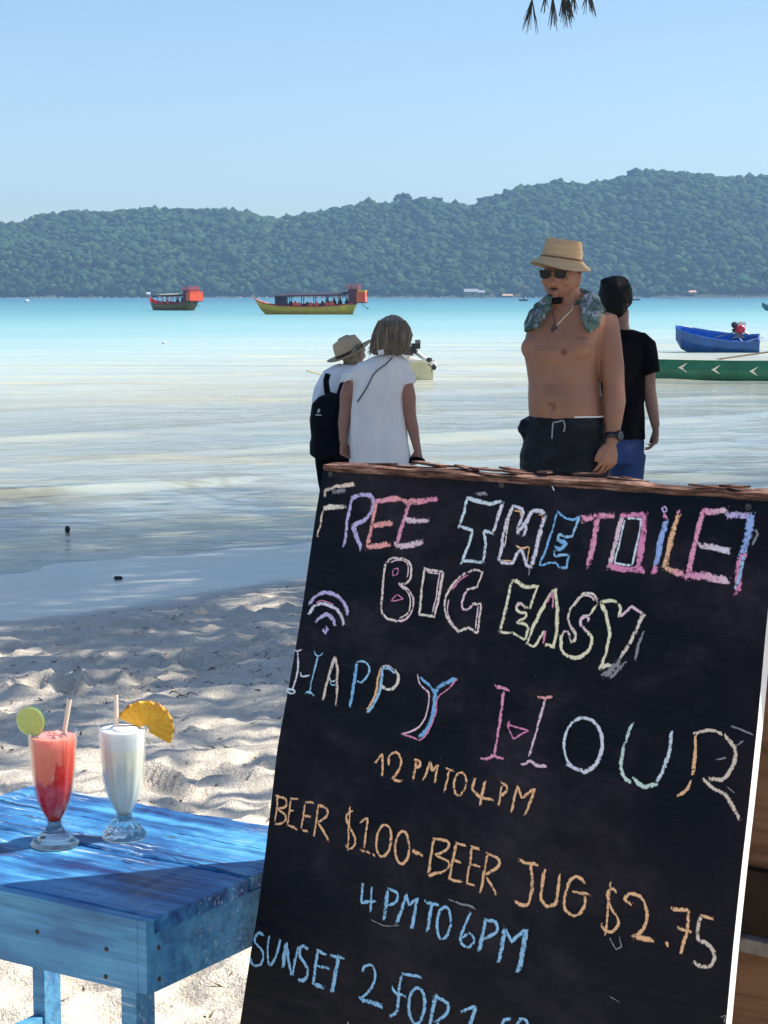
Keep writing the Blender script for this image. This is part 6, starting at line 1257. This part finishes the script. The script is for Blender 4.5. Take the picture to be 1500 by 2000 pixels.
for sx in (-1, 1):
    a0_ = P(676, 740, YC) + s * sx * .150; mb.loft([ring(a0_ + ez * .02 - s * sx * .03, s * .06, bk * .075, 16), ring(a0_ - ez * .06, s * .068, bk * .075, 16), ring(a0_ - ez * .16 + s * sx * .02, s * .066, bk * .07, 16)])
shirt = organic('white_shirt', mb, M_wc2, cp, .008, 3, fold(.006, 10, 3)); csx = np.array([v.co[:] for v in shirt.data.vertices]) + np.array(cp.location)
mb = MB(); mb.loft(body_rings(YC, [(668, 872, .175, .125, 0), (668, 900, .18, .13, 0)], 10))
for sx, dy in ((-.085, -.12), (.085, .12)):
    hp = P(668, 895, YC) + s * sx; an = V(hp[0], hp[1] + dy, gc + .35); kn = (hp + an) / 2 + fwd * .03; limb(mb, [hp, kn, an], [.100, .075, .065], 18)
organic('trousers', mb, M_black, cp, .009, 3, fold(.005, 12, 7))
# fedora
n = NT('tan_felt'); M_felt = n.done(n.pbsdf(n.ramp(n.noise(n.objc(), 60, 3), [(.3, (.46, .35, .215)), (.7, (.58, .45, .29))]), .85, n.bump(n.noise(n.objc(), 200, 2), .002), .2))
fc = cpp(684, 690); Rfh = np.array(Matrix.Rotation(math.radians(-26), 3, 'Y') @ Matrix.Rotation(math.radians(6), 3, 'X')); fh = root('fedora', tuple(fc), 'tan felt fedora with a dark ribbon, tilted on the backpacker\'s head', 'hat')
mb = MB(); pr = [(.158, .006), (.150, .0), (.118, -.004), (.096, .006), (.094, .03), (.090, .065), (.080, .100), (.060, .118), (.03, .112), (.001, .108)]; pr2 = [(max(r - .003, .0006), z - .003) for r, z in reversed(pr)]
mb.lathe(pr + pr2[:-1] + [(.157, .003)], 56, tuple(fc), R=Rfh, cap=False)
for i, v in enumerate(mb.v):
    l = Rfh.T @ (np.array(v) - fc); R_2 = np.hypot(l[0], l[1]); l[2] += .014 * (l[0] / .15) ** 2 * (R_2 > .1) - .012 * (abs(l[1]) < .05) * (R_2 < .06) * (l[2] > .08); l = l * V(1.05, .95, 1); mb.v[i] = tuple(fc + Rfh @ l)
obj('crown', mb, M_felt, fh, smooth=True); mb = MB(); mb.lathe([(.0965, .004), (.0985, .006), (.0965, .026), (.0945, .027)], 56, tuple(fc), R=Rfh @ np.diag([1.05, .95, 1]), cap=False); obj('ribbon', mb, simple('dark_ribbon', (.04, .028, .02), .7, .2, 50, 0), fh, smooth=True)
# backpack
M_bag = simple('black_nylon', (.003, .0035, .007), .7, .3, 30, .003, spec=.12); bc = cpp(648, 830, -.20); bg = root('backpack', tuple(cpp(648, 890, -.2)), 'black backpack with a small pale logo worn by the person in the fedora', 'backpack')
mb = MB(); mb.loft([ring(cpp(cx, py, dy), V(w_, 0, 0), V(0, d_, 0), 26, 3.0) for cx, py, w_, d_, dy in ((652, 767, .035, .04, -.18), (649, 772, .085, .07, -.19), (645, 785, .115, .09, -.2), (642, 815, .118, .10, -.2), (642, 850, .112, .105, -.2), (641, 860, .118, .11, -.205), (642, 882, .120, .11, -.2), (646, 890, .10, .09, -.19))])
organic('bag', mb, M_bag, bg, .007, 3, fold(.005, 14, 4))
mb = MB(); mb.loft([ring(cpp(cx, py, dy), V(w_, 0, 0), V(0, d_, 0), 20, 3.0) for cx, py, w_, d_, dy in ((642, 855, .08, .03, -.31), (642, 862, .098, .035, -.32), (643, 880, .095, .035, -.31), (645, 887, .07, .02, -.29))]); organic('front_pocket', mb, M_bag, bg, .006, 3)
for pts_ in ([(637, 775), (634, 755), (634, 740), (638, 728)], [(660, 775), (667, 760), (674, 748), (680, 738)]):
    mb = MB(); pp = [on_mesh(a_, b_, csx, .010) for a_, b_ in pts_]; rings = []
    for i, p in enumerate(pp): t = nrm(pp[min(i + 1, 3)] - pp[max(i - 1, 0)]); a_ = nrm(np.cross(t, V(0, -1, 0))); rings.append(ring(p, a_ * .020, np.cross(t, a_) * .007, 12, 3))
    mb.loft(rings); obj('shoulder_strap', mb, M_bag, bg, smooth=True)
mb = MB(); mb.tube([cpp(644, 771, -.22), cpp(648, 763, -.22), cpp(655, 766, -.22), cpp(657, 773, -.22)], .005, 6); obj('grab_handle', mb, M_bag, bg)
mb = MB(); L_ = cpp(626, 797, -.305); q_ = [(-.012, -.012), (-.004, .012), (.004, .016), (.0, .002), (.010, .004), (-.004, -.014)]
mb.loft([[L_ + V(x, y, z) for x, z in q_] for y in (0, -.004)]); mb.box(L_ + V(-.004, -.002, -.028), (.038, .004, .006)); obj('logo', mb, M_tank, bg)
